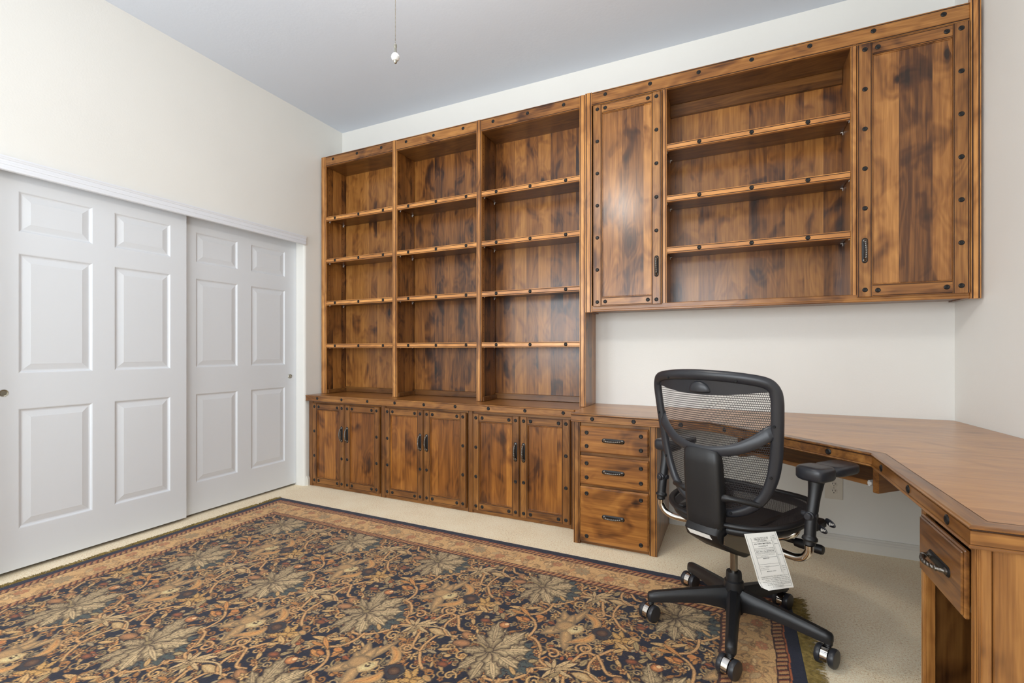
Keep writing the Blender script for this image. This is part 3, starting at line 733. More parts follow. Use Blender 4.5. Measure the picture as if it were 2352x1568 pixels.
# tilt mechanism
def mech(mb):
    side = [(-.215, .465), (-.236, .436), (-.220, .406), (-.17, .375), (-.10, .335), (-.03, .305), (.045, .292), (.085, .30), (.09, .34), (.085, .44), (.0, .452), (-.12, .45)]
    rings = []
    for x, k in ((-.070, .88), (-.067, .96), (-.058, 1), (.058, 1), (.067, .96), (.070, .88)):
        c0 = Vector((-.06, .40)); rings.append([(x*(1 if y < 0 else .75), c0.x+(y-c0.x)*k, c0.y+(z-c0.y)*k) for y, z in side])
    mb.loft(rings, 0, True)
cb('tilt_mechanism', mech, M['plastic'])
def metalside(mb):
    for s_ in (-1, 1):
        rings = [[(s_*.075+dx, y, z) for y, z in ((-.20, .43), (-.15, .44), (-.02, .385), (.02, .33), (-.01, .318), (-.10, .352), (-.20, .40))] for dx in (0, .003*s_)]
        mb.loft(rings, 0, False)
cb('mechanism_side_plate', metalside, M['steel'])
def sticker(mb): mb.loft([[(-.052, -.2352+d, .431), (.040, -.2352+d, .431), (.045, -.2242+d, .413), (-.047, -.2242+d, .413)] for d in (0, .002)], 0, False)
cb('label_sticker', sticker, M['paper'])
# seat
def seat_pt(th, k=1.0, dz=0):
    ex = 2.35; c, s_ = math.cos(th), math.sin(th)
    x = .254*math.copysign(abs(c)**(2/ex), c); y = .064+.252*math.copysign(abs(s_)**(2/ex), s_)
    x = x*k-.012; y = .064+(y-.064)*k
    z = .497-RUGZ+.085*(y-.072)-(.9*max(0, y-.24)**2*3) - .018*(1-k*k)*1.2
    return Vector((x, y, z+dz))
th = [2*PI*i/72 for i in range(72)]
cb('seat_frame', lambda mb: (mb.tube([seat_pt(t) for t in th], .013, 12, closed=True, rn=.010, up=(0, 0, 1)), mb.tube([seat_pt(t, .93, -.022) for t in th], .014, 10, closed=True, rn=.016, up=(0, 0, 1))), M['plastic'])
def disc(mb):
    uv = []; ks = [0.02]+[.98*i/14 for i in range(1, 15)]
    vs = []; fs = []
    for k in ks:
        for t in th: vs.append(seat_pt(t, k))
    n = 72
    for i in range(len(ks)-1):
        for j in range(n): fs.append((i*n+j, i*n+(j+1) % n, (i+1)*n+(j+1) % n, (i+1)*n+j))
    fs.append(tuple(range(n))[::-1]); mb.add(vs, fs, 0, True); mb.uv = [(v[0], v[1]) for v in vs]
def add_uv(o, uvs):
    me = o.data; l = me.uv_layers.new(name='UVMap')
    for lp in me.loops: l.data[lp.index].uv = uvs[lp.vertex_index]
mb = MB(); disc(mb); so = mb.build('seat_net', [M['net_seat']], CH); add_uv(so, mb.uv)
def brackets(mb):
    mb.box(-.16, .16, -.12, .20, .430, .446, .004)
    for s_ in (-1, 1): mb.box(s_*.15-.014, s_*.15+.014, -.14, .24, .436, .476, .005)
    mb.box(.18, .268, .10, .175, .44, .475, .008)
cb('seat_support', brackets, M['plastic'])
# back
def SY(x, z): return -.11-.17*(z-.675)-.075*(1-min(1.25, (x/.25)**2))
half = [(.045, .510), (.09, .520), (.14, .547), (.184, .595), (.212, .66), (.228, .735), (.237, .82), (.243, .90), (.245, .955), (.238, .990), (.214, 1.010), (.15, 1.022), (.075, 1.028)]
loop = [(-x, z) for x, z in half]+[(0, 1.030)]+[(x, z) for x, z in half[::-1]]
LP = smooth([(x, SY(x, z), z) for x, z in loop], 6)
def wr(p):   # in plane half width
    z = p.z; return .0185 if z > .98 else (.0195 if z > .7 else .015+.0045*max(0, (z-.5)/.2))
def bframe(mb):
    nr = [Vector((0.55*p.x/.25, -1, -.17)) for p in LP]
    mb.tube([p-Vector((0, 0, RUGZ)) for p in LP], [wr(p)*1.08 for p in LP], 14, rn=[.0145]*len(LP), fr=nr)
bf = cb('back_frame', bframe, M['plastic2'])
def inner(z):   # half width of inner opening
    T_ = [(.525, .07), (.55, .115), (.59, .160), (.65, .190), (.72, .208), (.82, .217), (.90, .222), (.96, .223), (1.0, .205)]
    for i in range(len(T_)-1):
        if T_[i][0] <= z <= T_[i+1][0]:
            t = (z-T_[i][0])/(T_[i+1][0]-T_[i][0]); return T_[i][1]*(1-t)+T_[i+1][1]*t
    return T_[0][1] if z < .525 else T_[-1][1]
def grid(zf0, zf1, nz=26, nx=20, dy=.004, wf=1.02):
    vs = []; fs = []; uv = []
    for j in range(nz+1):
        for i in range(nx+1):
            u = -1+2*i/nx; 
            zm = .5; 
            z0, z1 = zf0, zf1
            v = j/nz; zz = z0(0)+(z1(0)-z0(0))*v
            # width at this height, then bend to the arcs
            w = inner(zz)*wf; x = u*w; za, zb = z0(x), z1(x); z = za+(zb-za)*v
            vs.append((x, SY(x, z)+dy, z-RUGZ)); uv.append((x, z))
    for j in range(nz):
        for i in range(nx): a = j*(nx+1)+i; fs.append((a, a+1, a+nx+2, a+nx+1))
    return vs, fs, uv
vs, fs, uv = grid(lambda x: .522, lambda x: .957+.020*min(1, (x/.22)**2)); mb = MB(); mb.add(vs, fs, 0, True)
bn = mb.build('back_net', [M['net_back']], CH); add_uv(bn, uv)
mb = MB(); v1, f1, _ = grid(lambda x: .955+.022*min(1, (x/.22)**2), lambda x: 1.022-.014*min(1, (x/.22)**2), 6, 24, -.001)
v2 = [(a, b+.007, c) for a, b, c in v1]; nv = len(v1)
mb.add(v1+v2, f1+[tuple(i+nv for i in f)[::-1] for f in f1]+[(i, i+1, nv+i+1, nv+i) for i in range(24)]+[(6*25+i, nv+6*25+i, nv+6*25+i+1, 6*25+i+1) for i in range(24)], 0, True)
pt = mb.build('top_plate', [M['plastic2']], bf)
def dome(mb):
    rings = []
    for i in range(9):
        ph = PI/2*i/8; r = math.cos(ph); h = math.sin(ph)*.016; ring = []
        for k in range(28):
            a = 2*PI*k/28; c, s_ = math.cos(a), math.sin(a)
            x = .044*c*max(r, .001); z = .968+(.038 if s_ > 0 else .008)*s_*max(r, .001); ring.append((x, SY(x, z)-.001-h, z-RUGZ))
        rings.append(ring)
    mb.loft(rings, 0, True)
cb('grip_knob', dome, M['plastic2'], bf)
ub = [(-.216, .830), (-.200, .815), (-.17, .792), (-.12, .765), (-.06, .750), (0, .746), (.06, .750), (.12, .765), (.17, .792), (.200, .815), (.216, .830)]
UP = smooth([(x, SY(x, z)-.004-.020*(1-(x/.228)**2), z-RUGZ) for x, z in ub], 5)
UP = [Vector((-.236, SY(-.24, .846)+.006, .846-RUGZ))]+UP+[Vector((.236, SY(.24, .846)+.006, .846-RUGZ))]
cb('cross_band', lambda mb: mb.tube(UP, [.018+.006*abs(p.x)/.228 for p in UP], 12, rn=.0075, fr=[Vector((0, -1, -.15)) for _ in UP]), M['plastic2'], bf)
def spine(mb):
    rings = []
    for z, w, yr, d, e in ((.436, .058, -.216, .03, .5), (.446, .068, -.222, .045, .8), (.50, .073, -.224, .055, 1), (.60, .075, -.232, .055, 1), (.70, .074, -.240, .05, 1), (.738, .071, -.240, .042, .9), (.749, .064, -.234, .028, .6)):
        ring = []; hy = d/2
        for (u, v) in ((-1, .6), (-1, -.35), (-.93, -.75), (-.78, -.93), (-.4, -1), (.4, -1), (.78, -.93), (.93, -.75), (1, -.35), (1, .6), (.9, 1), (-.9, 1)):
            ring.append((u*w, yr+hy+v*hy, z-RUGZ+(.006*(1-u*u) if z > .7 else 0)))
        rings.append(ring)
    mb.loft(rings, 0, True)
sp = cb('spine_cover', spine, M['plastic'])
for s_ in (-1, 1):
    pp = smooth([(s_*.06, -.205, .578), (s_*.10, -.20, .582), (s_*.135, -.178, .578), (s_*.175, -.140, .568)], 5)
    cb('lumbar_arm', lambda mb: mb.tube([p-Vector((0, 0, RUGZ)) for p in pp], [.014]*5+[.010]*11, 10, rn=.010, up=(0, 1, 0)), M['plastic'])
# little screws on the frame
for x, z in ((-.231, .858), (.231, .858), (-.211, .675), (.211, .675), (-.137, 1.012), (.137, 1.012), (-.08, .519), (.08, .519)):
    def scr(mb):
        mb.lathe([(.0001, -.0022), (.0022, -.0022), (.0034, -.0034), (.0046, -.003), (.0052, .0)], (x*1.03, SY(x, z)-.0135, z-RUGZ), 'y', 12)
    cb('frame_screw', scr, M['hole'], bf)
# arms
for s_ in (-1, 1):
    xb = s_*.305
    arm = cb('armrest_post', lambda mb: mb.tube(smooth([(xb, -.063, .447), (xb, -.062, .455), (xb, -.060, .462), (xb, -.058, .475), (xb, -.057, .485), (xb, -.05, .53), (xb+.002*s_, -.035, .59), (xb+.003*s_, -.022, .64), (xb+.004*s_, -.012, .682)], 3), [.0185, .0185, .0185, .0185, .0190, .021, .024, .0245, .0235, .0195, .0185]+[.0182]*6+[.0185, .0188, .0195, .021, .023, .025, .028, .031][:8], 18, up=(0, 1, 0)) , M['plastic'])
    def knob(mb):
        mb.lathe([(.0001, -.036), (.009, -.036), (.012, -.033), (.012, -.024), (.015, -.022), (.015, -.012)], (xb, -.045, .545), 'y', 16)
        mb.lathe([(.008, -.03), (.010, -.026), (.010, .02)], (xb-s_*.002, -.045, .545), 'x', 12)
    cb('adjuster_knob', knob, M['plastic2'], arm)
    def slab_ring(outl, z0, z1, r=.012):
        R = []
        c = Vector((sum(p[0] for p in outl)/len(outl), sum(p[1] for p in outl)/len(outl)))
        for zz_, ins in ((z0, r*1.2), (z0+r*.4, r*.4), (z0+r, 0), (z1-r, 0), (z1-r*.5, r*.25), (z1-r*.12, r*.75), (z1, r*1.7)):
            ring = []
            for p in outl:
                d = Vector(p)-c; L_ = d.length; q_ = c+d*((L_-ins)/L_); ring.append((q_.x, q_.y, zz_-RUGZ))
            R.append(ring)
        return R
    tw = math.radians(-8 if s_ > 0 else 6)
    def rot(p): x, y = p; return (s_*.305+x*math.cos(tw)-y*math.sin(tw), -.005+x*math.sin(tw)+y*math.cos(tw))
    o1 = [rot((.052*math.copysign(abs(math.cos(a))**.55, math.cos(a)), -.008+.052*math.copysign(abs(math.sin(a))**.6, math.sin(a)))) for a in [2*PI*i/36 for i in range(36)]]
    cb('arm_pad', lambda mb: mb.loft(slab_ring(o1, .668, .718), 0, True), M['plastic2'], arm)
    o2 = []
    for i in range(40):
        a = 2*PI*i/40; c, q_ = math.cos(a), math.sin(a); w = .052
        o2.append(rot((w*math.copysign(abs(c)**.6, c)+.004*s_, .112+.078*math.copysign(abs(q_)**.55, q_))))
    cb('arm_pad', lambda mb: mb.loft(slab_ring(o2, .678, .714, .011), 0, True), M['plastic2'], arm)
    tp = smooth([(xb, -.063, .452), (xb-s_*.002, -.062, .43), (xb-s_*.020, -.058, .404), (xb-s_*.055, -.052, .391), (xb-s_*.11, -.045, .392), (xb-s_*.18, -.038, .402), (xb-s_*.24, -.03, .412)], 6)
    cb('chrome_arm_tube', lambda mb: mb.tube([p-Vector((0, 0, RUGZ)) for p in tp], .0135, 16), M['chrome'])
    tp2 = smooth([(s_*.09, .02, .402), (s_*.15, .035, .408), (s_*.20, .055, .43), (s_*.212, .07, .462)], 6)
    cb('seat_bracket_tube', lambda mb: mb.tube([p-Vector((0, 0, RUGZ)) for p in tp2], .013, 14), M['chrome'])
cb('tension_handle', lambda mb: mb.lathe([(.009, .02), (.009, .17), (.016, .175), (.0175, .19), (.0175, .265), (.015, .272), (.0001, .274)], (0, .13, .368), 'x', 20), M['plastic'])
for i, (x, y, z, rz) in enumerate(((.272, .115, .452, .3), (.276, .175, .462, .1))):
    def pad(mb):
        R = []
        for dy, k in ((-.003, .8), (-.0015, 1), (.0015, 1), (.003, .8)):
            R.append([(x+.022*k*math.cos(a)*(1 if math.cos(a) > 0 else .8)+.0, y+dy-(.006*math.cos(a)), z+.013*k*math.sin(a)-.006*math.cos(a)) for a in [2*PI*j/20 for j in range(20)]])
        mb.loft(R, 0, True)
    pd = cb('lever_paddle', pad, M['plastic2'])
    cb('lever_icon', lambda mb: [mb.box(x+.002+k*.006, x+.005+k*.006, y-.0115+(-.002*k), y-.0045, z-.006+k*.002, z+.004-k*.001, .0003) for k in range(3)], M['paper'], pd)
cb('lever_cable', lambda mb: mb.tube([(.20, .11, .452), (.235, .112, .448), (.27, .115, .452)], .0022, 8), M['hole'])

# hanging law tag --------------------------------------------------------
TL, TRc, BRc, BL = [Vector(v) for v in ((3.3305, -1.4729, .4842), (3.4302, -1.4261, .4932), (3.4848, -1.4005, .3016), (3.3811, -1.4492, .2866))]
TGO = (TL+TRc)/2
tg = thing('paper_tag', 'long white printed law tag hanging under the office chair seat', 'tag', TGO)
NRM = Vector((.4249, -.9052, 0)).normalized()
def TP(u, v, lift=0):   # u across 0..1, v down 0..1
    P = TL*(1-u)*(1-v)+TRc*u*(1-v)+BRc*u*v+BL*(1-u)*v
    curl = max(0, (v-.80)/.2)**2*max(0, 1-u*1.4)*.022
    return P-TGO+NRM*(lift+curl*1.0)+Vector((0, 0, curl*.55))+NRM*(.006*math.sin(v*2.6))
def sheet(mb, u0, u1, v0, v1, lift, n=14, th_=.0004, mi=0, rnd_=False):
    vs = []; fs = []
    for side in (0, 1):
        for j in range(n+1):
            for i in range(n+1):
                u = u0+(u1-u0)*i/n; v = v0+(v1-v0)*j/n
                if rnd_ and v > .88: u = max(u, (1-math.sqrt(max(0, 1-((v-.88)/.12)**2)))*.16+0)
                vs.append(TP(u, v, lift+side*th_))
    N_ = (n+1)**2
    for j in range(n):
        for i in range(n):
            a = j*(n+1)+i; fs.append((a, a+n+1, a+n+2, a+1)); fs.append((N_+a, N_+a+1, N_+a+n+2, N_+a+n+1))
    mb.add(vs, fs, mi, False)
mb = MB(); sheet(mb, 0, 1, 0, 1, 0, rnd_=True); big = mb.build('tag_sheet', [M['paper']], tg)
mb = MB(); sheet(mb, .11, .80, .06, .735, .0022); sm_ = mb.build('front_sheet', [M['paper']], tg)
def lines(mb, segs, lift, w=.0035):
    for (u0, v0, u1, v1) in segs:
        du, dv = (0, w) if abs(u1-u0) > abs(v1-v0) else (w*1.9, 0)
        n = 8; vs = []
        for i in range(n+1):
            t_ = i/n; u, v = u0+(u1-u0)*t_, v0+(v1-v0)*t_; vs += [TP(u, v, lift), TP(u+du, v+dv, lift)]
        mb.add(vs, [(2*i, 2*i+2, 2*i+3, 2*i+1) for i in range(n)])
mb = MB(); lines(mb, [(.04, .03, .04, .93), (.955, .0, .955, .95), (.14, .95, .955, .955)], .0006); mb.build('printed_border', [M['ink']], big)
mb = MB(); lines(mb, [(.15, .07, .15, .70), (.77, .07, .77, .70), (.15, .145, .77, .145), (.15, .285, .77, .285), (.15, .335, .77, .335), (.15, .415, .77, .415), (.15, .53, .77, .53), (.33, .575, .75, .575)], .0028); mb.build('printed_rules', [M['ink']], sm_)
def text_mesh(name, rows_, lift, parent):
    mb = MB()
    for (txt, u0, u1, v, h, bold) in rows_:
        cu = bpy.data.curves.new('t', 'FONT'); cu.body = txt; cu.size = 1; cu.resolution_u = 1
        if bold: cu.offset = .02
        to = bpy.data.objects.new('t', cu); COL.objects.link(to)
        bpy.context.view_layer.update()
        me = to.evaluated_get(bpy.context.evaluated_depsgraph_get()).to_mesh()
        xs_ = [q.co.x for q in me.vertices]
        if xs_:
            a, b_ = min(xs_), max(xs_)
            k = (u1-u0)/(b_-a)
            vs = [TP(u0+(q.co.x-a)*k, v-q.co.y*h*1.35, lift) for q in me.vertices]
            mb.add(vs, [tuple(p.vertices) for p in me.polygons])
        to.to_mesh_clear(); bpy.data.objects.remove(to); bpy.data.curves.remove(cu)
    return mb.build(name, [M['ink']], parent)
text_mesh('printed_text', [
    ('THIS TAG NOT TO BE', .24, .68, .088, .017, 1), ('REMOVED EXCEPT BY', .24, .68, .113, .017, 1), ('THE CONSUMER', .30, .62, .138, .017, 1),
    ('ALL NEW MATERIAL', .19, .73, .19, .024, 1), ('consisting of', .31, .60, .228, .022, 1), ('100% POLYURETHANE FOAM PAD', .16, .76, .268, .017, 0),
    ('REG. NO. CA-38704(CN)', .19, .74, .322, .022, 1),
    ('Certification is made by the manufacturer', .17, .75, .357, .013, 0), ('that the materials in this article', .17, .73, .380, .013, 0), ('in accordance with law', .17, .52, .404, .013, 0),
    ('MADE BY:', .34, .54, .440, .016, 1), ('Date of delivery', .18, .46, .572, .013, 0), ('Purchase order', .18, .42, .602, .013, 0), ('Factory P.O.#', .18, .42, .630, .013, 0), ('MADE IN CHINA', .34, .62, .668, .015, 1)], .0029, sm_)
text_mesh('printed_text', [
    ('requirements for this product can be', .13, .93, .765, .020, 0), ('met without adding flame retardant', .13, .92, .795, .020, 0), ('chemicals. The State has identified', .13, .93, .825, .020, 0),
    ('many flame retardant chemicals as', .13, .93, .855, .020, 0), ('being known to, or strongly suspected', .13, .94, .885, .020, 0), ('of, adversely impacting human health', .14, .94, .912, .020, 0), ('or development.', .38, .74, .940, .020, 0),
    ('SUPP', .83, .92, .07, .014, 0), ('REAU', .83, .93, .10, .014, 0), ('HAR', .84, .92, .13, .014, 0), ('NEAR', .83, .93, .21, .014, 0), ('tardant', .82, .94, .40, .014, 0), ('dated', .84, .94, .60, .016, 0), ('and', .85, .92, .635, .016, 0), ('fire', .85, .91, .67, .016, 0)], .0008, big)

# ------------------------------------------------------------ rug (woven pattern painted on a fine pile grid, one repeat = .597 x .527 m)
PW_, PH_ = .597, .527; RES = .0015
TW_, TH_ = int(round(PW_/RES)), int(round(PH_/RES))
def sr(*c): return np.array(lin(c)[:3])*np.array([1.0, 1.0, .97])
NAVY = sr(27, 29, 44); TAN = sr(204, 162, 106); PALE = sr(208, 174, 126); GREEN = sr(184, 158, 120); DGREEN = sr(104, 88, 66); ORG = sr(204, 140, 78)
RED = sr(152, 84, 48); BRN = sr(108, 78, 56); OUT = sr(54, 36, 32); OLV = sr(165, 140, 98); MOSS = sr(74, 80, 76)
tile = np.tile(NAVY, (TH_, TW_, 1)).astype(np.float64)
rs = np.random.RandomState(5)
def region(pts, pad):
    pts = np.array(pts); x0, y0 = pts.min(0)-pad; x1, y1 = pts.max(0)+pad
    ix = np.arange(int(np.floor(x0/RES)), int(np.ceil(x1/RES))+1); iy = np.arange(int(np.floor(y0/RES)), int(np.ceil(y1/RES))+1)
    return ix, iy, (ix+.5)*RES, (iy+.5)*RES
def segdist(X, Y, P, closed):
    P = np.array(P); Q = np.roll(P, -1, 0) if closed else P[1:]; P = P if closed else P[:-1]
    d = np.full(X.shape, 9.); 
    for (ax, ay), (bx, by) in zip(P, Q):
        ex, ey = bx-ax, by-ay; L = ex*ex+ey*ey+1e-12; t = np.clip(((X-ax)*ex+(Y-ay)*ey)/L, 0, 1)
        d = np.minimum(d, np.hypot(X-ax-t*ex, Y-ay-t*ey))
    return d
def cr(P, sub=5, closed=False):
    return [(v.x, v.y) for v in smooth([(a, b, 0) for a, b in P], sub, closed)]
def stroke(P, w, col, out=OUT, ow=.0022, sm=True, taper=False):
    if sm and len(P) > 2: P = cr(P)
    ix, iy, xs, ys = region(P, w+ow+.002); X, Y = np.meshgrid(xs, ys); d = segdist(X, Y, P, False)
    d = d+rs.rand(*d.shape)*.0008
    a = np.ix_(iy % TH_, ix % TW_); t = tile[a]
    t[(d < w+ow) & (d >= w)] = out; m_ = d < w; t[m_] = col*(1+.0*d[m_])[:, None]; 
    tile[a] = t
def poly(P, col, out=OUT, ow=.0022, sm=False, shade=None):
    if sm: P = cr(P, 4, True)
    ix, iy, xs, ys = region(P, ow+.002); X, Y = np.meshgrid(xs, ys)
    ins = np.zeros(X.shape, bool); n = len(P)
    for i in range(n):
        (ax, ay), (bx, by) = P[i], P[(i+1) % n]
        if ay == by: continue
        c = ((ay > Y) != (by > Y)) & (X < (bx-ax)*(Y-ay)/(by-ay)+ax); ins ^= c
    d = segdist(X, Y, P, True)+rs.rand(*X.shape)*.0006
    a = np.ix_(iy % TH_, ix % TW_); t = tile[a]
    t[(d < ow)] = out
    m_ = ins & (d >= ow*.6); cc = np.tile(col, (m_.sum(), 1))
    if shade is not None:
        k = np.clip(d[m_]/.016, 0, 1)[:, None]; cc = shade*(1-k)+cc*k
    t[m_] = cc; tile[a] = t
def leaf(cx, cy, ang, L, w, col, out=OUT, vein=None, shade=None, teeth=0):
    c, s_ = math.cos(ang), math.sin(ang); n = 12; up = []; dn = []
    for i in range(n+1):
        t = i/n; h = w*math.sin(PI*min(1, t*.93+.07))**.8*(1-.25*t)
        if teeth: h *= 1+.32*(1 if (i % 2) else -1)*min(1, 4*t*(1-t))
        up.append((t*L, h)); dn.append((t*L, -h))
    P = [(cx+x*c-y*s_, cy+x*s_+y*c) for x, y in up+dn[::-1]]
    poly(P, col, out, shade=shade)
    if vein is not None: stroke([(cx+.08*L*c, cy+.08*L*s_), (cx+.8*L*c, cy+.8*L*s_)], .0011, vein, vein, 0, sm=False)
def blob(cx, cy, a, b, ang, col, out=OUT, shade=None):
    P = [(cx+a*math.cos(t)*math.cos(ang)-b*math.sin(t)*math.sin(ang), cy+a*math.cos(t)*math.sin(ang)+b*math.sin(t)*math.cos(ang)) for t in [2*PI*i/18 for i in range(18)]]
    poly(P, col, out, shade=shade)
def spiral(cx, cy, r, turns, a0, col, w=.0030, sgn=1):
    P = [(cx+r*(1-.82*i/30)*math.cos(a0+sgn*2*PI*turns*i/30), cy+r*(1-.82*i/30)*math.sin(a0+sgn*2*PI*turns*i/30)) for i in range(31)]
    stroke(P, w, col, OUT, .0016, sm=False)
# small filler scrolls and leaflets everywhere
for i in range(300):
    x, y = rs.rand()*PW_, rs.rand()*PH_; r = .010+.014*rs.rand(); a = rs.rand()*6.28
    spiral(x, y, r, .6+.7*rs.rand(), a, [TAN, PALE, OLV*.8, TAN*.85, ORG*.8, ORG*.7][rs.randint(6)]*(.7+.3*rs.rand()), .0026, rs.choice([-1, 1]))
    if i % 3 < 2:
        leaf(x+r*math.cos(a), y+r*math.sin(a), rs.rand()*6.28, .024+.026*rs.rand(), .006+.005*rs.rand(), [TAN, OLV*.8, TAN*.8, ORG, ORG*.8, GREEN*.8, RED*1.3][rs.randint(7)]*(.65+.4*rs.rand()), NAVY, None)
for i in range(60):
    x, y = rs.rand()*PW_, rs.rand()*PH_
    for k in range(5): a = k*2*PI/5+i; blob(x+.0065*math.cos(a), y+.0065*math.sin(a), .0042, .0036, a, ORG*(.8+.3*rs.rand()), OUT)
    blob(x, y, .003, .003, 0, RED, OUT)
# thick vines
VC = sr(200, 152, 100)
vines = [[(.087, .126), (.123, .114), (.16, .067), (.173, .018), (.202, -.004), (.231, -.008)],
 [(.045, -.155), (.084, -.15), (.127, -.122), (.161, -.082), (.173, -.039), (.207, -.019), (.231, -.008)],
 [(.092, .40), (.089, .333), (.066, .288), (.031, .262), (.066, .23), (.087, .194), (.09, .157), (.087, .126)],
 [(.288, .059), (.304, .107), (.327, .127), (.36, .126), (.393, .172), (.417, .188)],
 [(.36, .126), (.346, .068), (.358, .023), (.388, 0), (.43, -.008)],
 [(.36, .126), (.386, .087), (.408, .054), (.428, .043), (.46, .05)],
 [(.281, .52), (.285, .491), (.297, .444), (.317, .402), (.353, .395), (.388, .347), (.42, .32)],
 [(.353, .395), (.348, .442), (.363, .507), (.43, .526)],
 [(.09, .40), (.10, .44), (.07, .48), (.045, .50)]]
for v in vines: stroke(v, .0052, VC, OUT, .0024)
spiral(.305, .145, .034, 1.6, -2.2, VC, .0042, -1); spiral(.300, .388, .030, 1.7, -.4, VC, .004, -1); spiral(.207, .066, .030, 1.1, 2.5, VC, .004, -1)
spiral(.46, .238, .026, 1.0, 1, TAN, .0036); spiral(.15, .47, .028, 1.3, 0, VC, .004); spiral(.20, -.10, .028, 1.2, 1.2, TAN, .0036); spiral(.51, .44, .026, 1.2, 2, TAN, .0036)
spiral(.13, .21, .022, 1.1, 3, OLV, .003); spiral(.44, .46, .022, 1.1, 0, TAN, .003); spiral(-.07, .33, .024, 1.1, 0, TAN, .003)
# pale star of leaves
for dx, dy, w in ((-.044, .024, .008), (.066, .058, .013), (.040, .064, .009), (-.046, -.030, .007), (-.020, -.062, .008), (.040, -.060, .011), (.075, -.018, .009), (.092, .034, .009), (-.014, .05, .008), (.012, -.07, .007)):
    leaf(.239, -.008, math.atan2(dy, dx), math.hypot(dx, dy)*1.08, w, PALE, OUT, OUT*2)
poly([(.300, -.004), (.325, .012), (.352, .013), (.385, -.009), (.352, -.026), (.322, -.018)], PALE*.9, OUT, shade=TAN*.7)
stroke([(.25, -.008), (.31, .018), (.36, .022), (.41, -.006)], .003, PALE)
# acanthus: dark leaf below, pale grey green lobes above
for k in range(9):
    a = math.radians(-95+k*22); leaf(.055+.02*math.cos(a), -.015+.02*math.sin(a), a, .105, .026, MOSS, NAVY, NAVY, teeth=1)
lob = [(-.062, .158, .040), (-.104, .052, .030), (.064, .142, .042), (.128, .050, .046), (.126, -.062, .046), (.076, -.150, .042), (.004, -.186, .038), (-.066, -.158, .034), (-.108, -.060, .030), (-.012, .128, .026), (.095, .098, .026), (.138, -.005, .026)]
for i in (9, 10, 11, 1, 8, 7, 6, 5, 4, 3, 2, 0):
    x, y, w = lob[i]; a = math.atan2(y+.018, x+.005); L = math.hypot(x+.005, y+.018)
    g = GREEN*(.86+.26*rs.rand())
    H_ = [(0, .12), (.2, .42), (.36, .95), (.44, .66), (.60, 1.05), (.68, .68), (.83, .74), (.88, .40), (1.0, .0)]
    ca_, sa_ = math.cos(a), math.sin(a)
    P_ = [(t_*L*1.0, h_*w*.92) for t_, h_ in H_]; P_ = P_+[(t_*L, -h_*w*.92) for t_, h_ in H_[:-1]][::-1]
    poly([(-.005+x_*ca_-y_*sa_, -.018+x_*sa_+y_*ca_) for x_, y_ in P_], g, OUT, .0024, shade=DGREEN)
    for fr_, sg, an in ((.38, 1, .75), (.38, -1, .75), (.62, 1, .6), (.62, -1, .6)):
        bx, by = -.005+fr_*L*math.cos(a), -.018+fr_*L*math.sin(a)
        leaf(bx, by, a+sg*an, w*.95, w*.20, g*1.12, DGREEN*.8, None, None)
        stroke([(bx, by), (bx+w*.7*math.cos(a+sg*an), by+w*.7*math.sin(a+sg*an))], .0009, DGREEN*.7, OUT, 0, sm=False)
    leaf(-.005+.3*L*math.cos(a), -.018+.3*L*math.sin(a), a, L*.74, w*.24, g*1.18, DGREEN*.8, None, None)
    stroke([(-.005+.12*L*math.cos(a), -.018+.12*L*math.sin(a)), (-.005+.84*L*math.cos(a), -.018+.84*L*math.sin(a))], .0015, sr(80, 54, 44), OUT, 0, sm=False)
blob(-.013, -.016, .017, .014, .4, OLV, OUT, DGREEN)
leaf(.145, -.012, .6, .035, .013, OLV, OUT, None, teeth=1)
# fruit pair
blob(-.125, .024, .036, .021, -.35, sr(182, 128, 84), OUT, BRN); blob(-.128, -.026, .036, .022, .35, sr(172, 120, 80), OUT, BRN)
stroke([(-.09, .0), (-.06, .002), (-.03, -.01)], .004, OLV)
# big tan flower
TF1 = sr(184, 144, 98); TF2 = sr(122, 100, 74)
for (x, y, w) in ((.152, .352, .024), (.245, .408, .020), (.140, .290, .018), (.125, .165, .026), (.238, .105, .026), (.20, .34, .024), (.16, .20, .024)):
    a = math.atan2(y-.25, x-.20); leaf(.20, .25, a, math.hypot(x-.20, y-.25)*1.05, w, TF1*(.9+.2*rs.rand()), TF2, TAN*1.15, TF2, teeth=0)
blob(.195, .25, .042, .034, .5, TF1*.9, TF2, TF2)
poly([(.205, .225), (.222, .268), (.255, .285), (.272, .258), (.262, .228), (.232, .205)], sr(206, 184, 134), TF2, shade=TF1)
for k in range(7): blob(.236+.006*math.cos(k), .250+.010*math.sin(k*2.), .002, .002, 0, sr(110, 50, 50), OUT, None)
poly(cr([(.238, .372), (.268, .372), (.302, .352), (.322, .318), (.300, .270), (.288, .318), (.262, .345)], 4, True), sr(206, 148, 86), TF2, shade=TF1*.8)
stroke([(.25, .368), (.285, .348), (.302, .310)], .0013, RED, RED, 0)
poly(cr([(.228, .145), (.262, .160), (.305, .182), (.325, .212), (.308, .248), (.285, .212), (.255, .185)], 4, True), sr(206, 148, 86), TF2, shade=TF1*.8)
stroke([(.24, .155), (.28, .185), (.305, .225)], .0013, RED, RED, 0)
# dark heart
poly(cr([(.298, .268), (.315, .292), (.342, .303), (.372, .292), (.382, .265), (.362, .228), (.328, .235)], 4, True), sr(52, 48, 52), OUT); blob(.340, .266, .022, .019, 0, BRN, OUT, OUT*1.5)
stroke([(.36, .30), (.378, .278), (.372, .25)], .0015, OLV, OUT, 0)
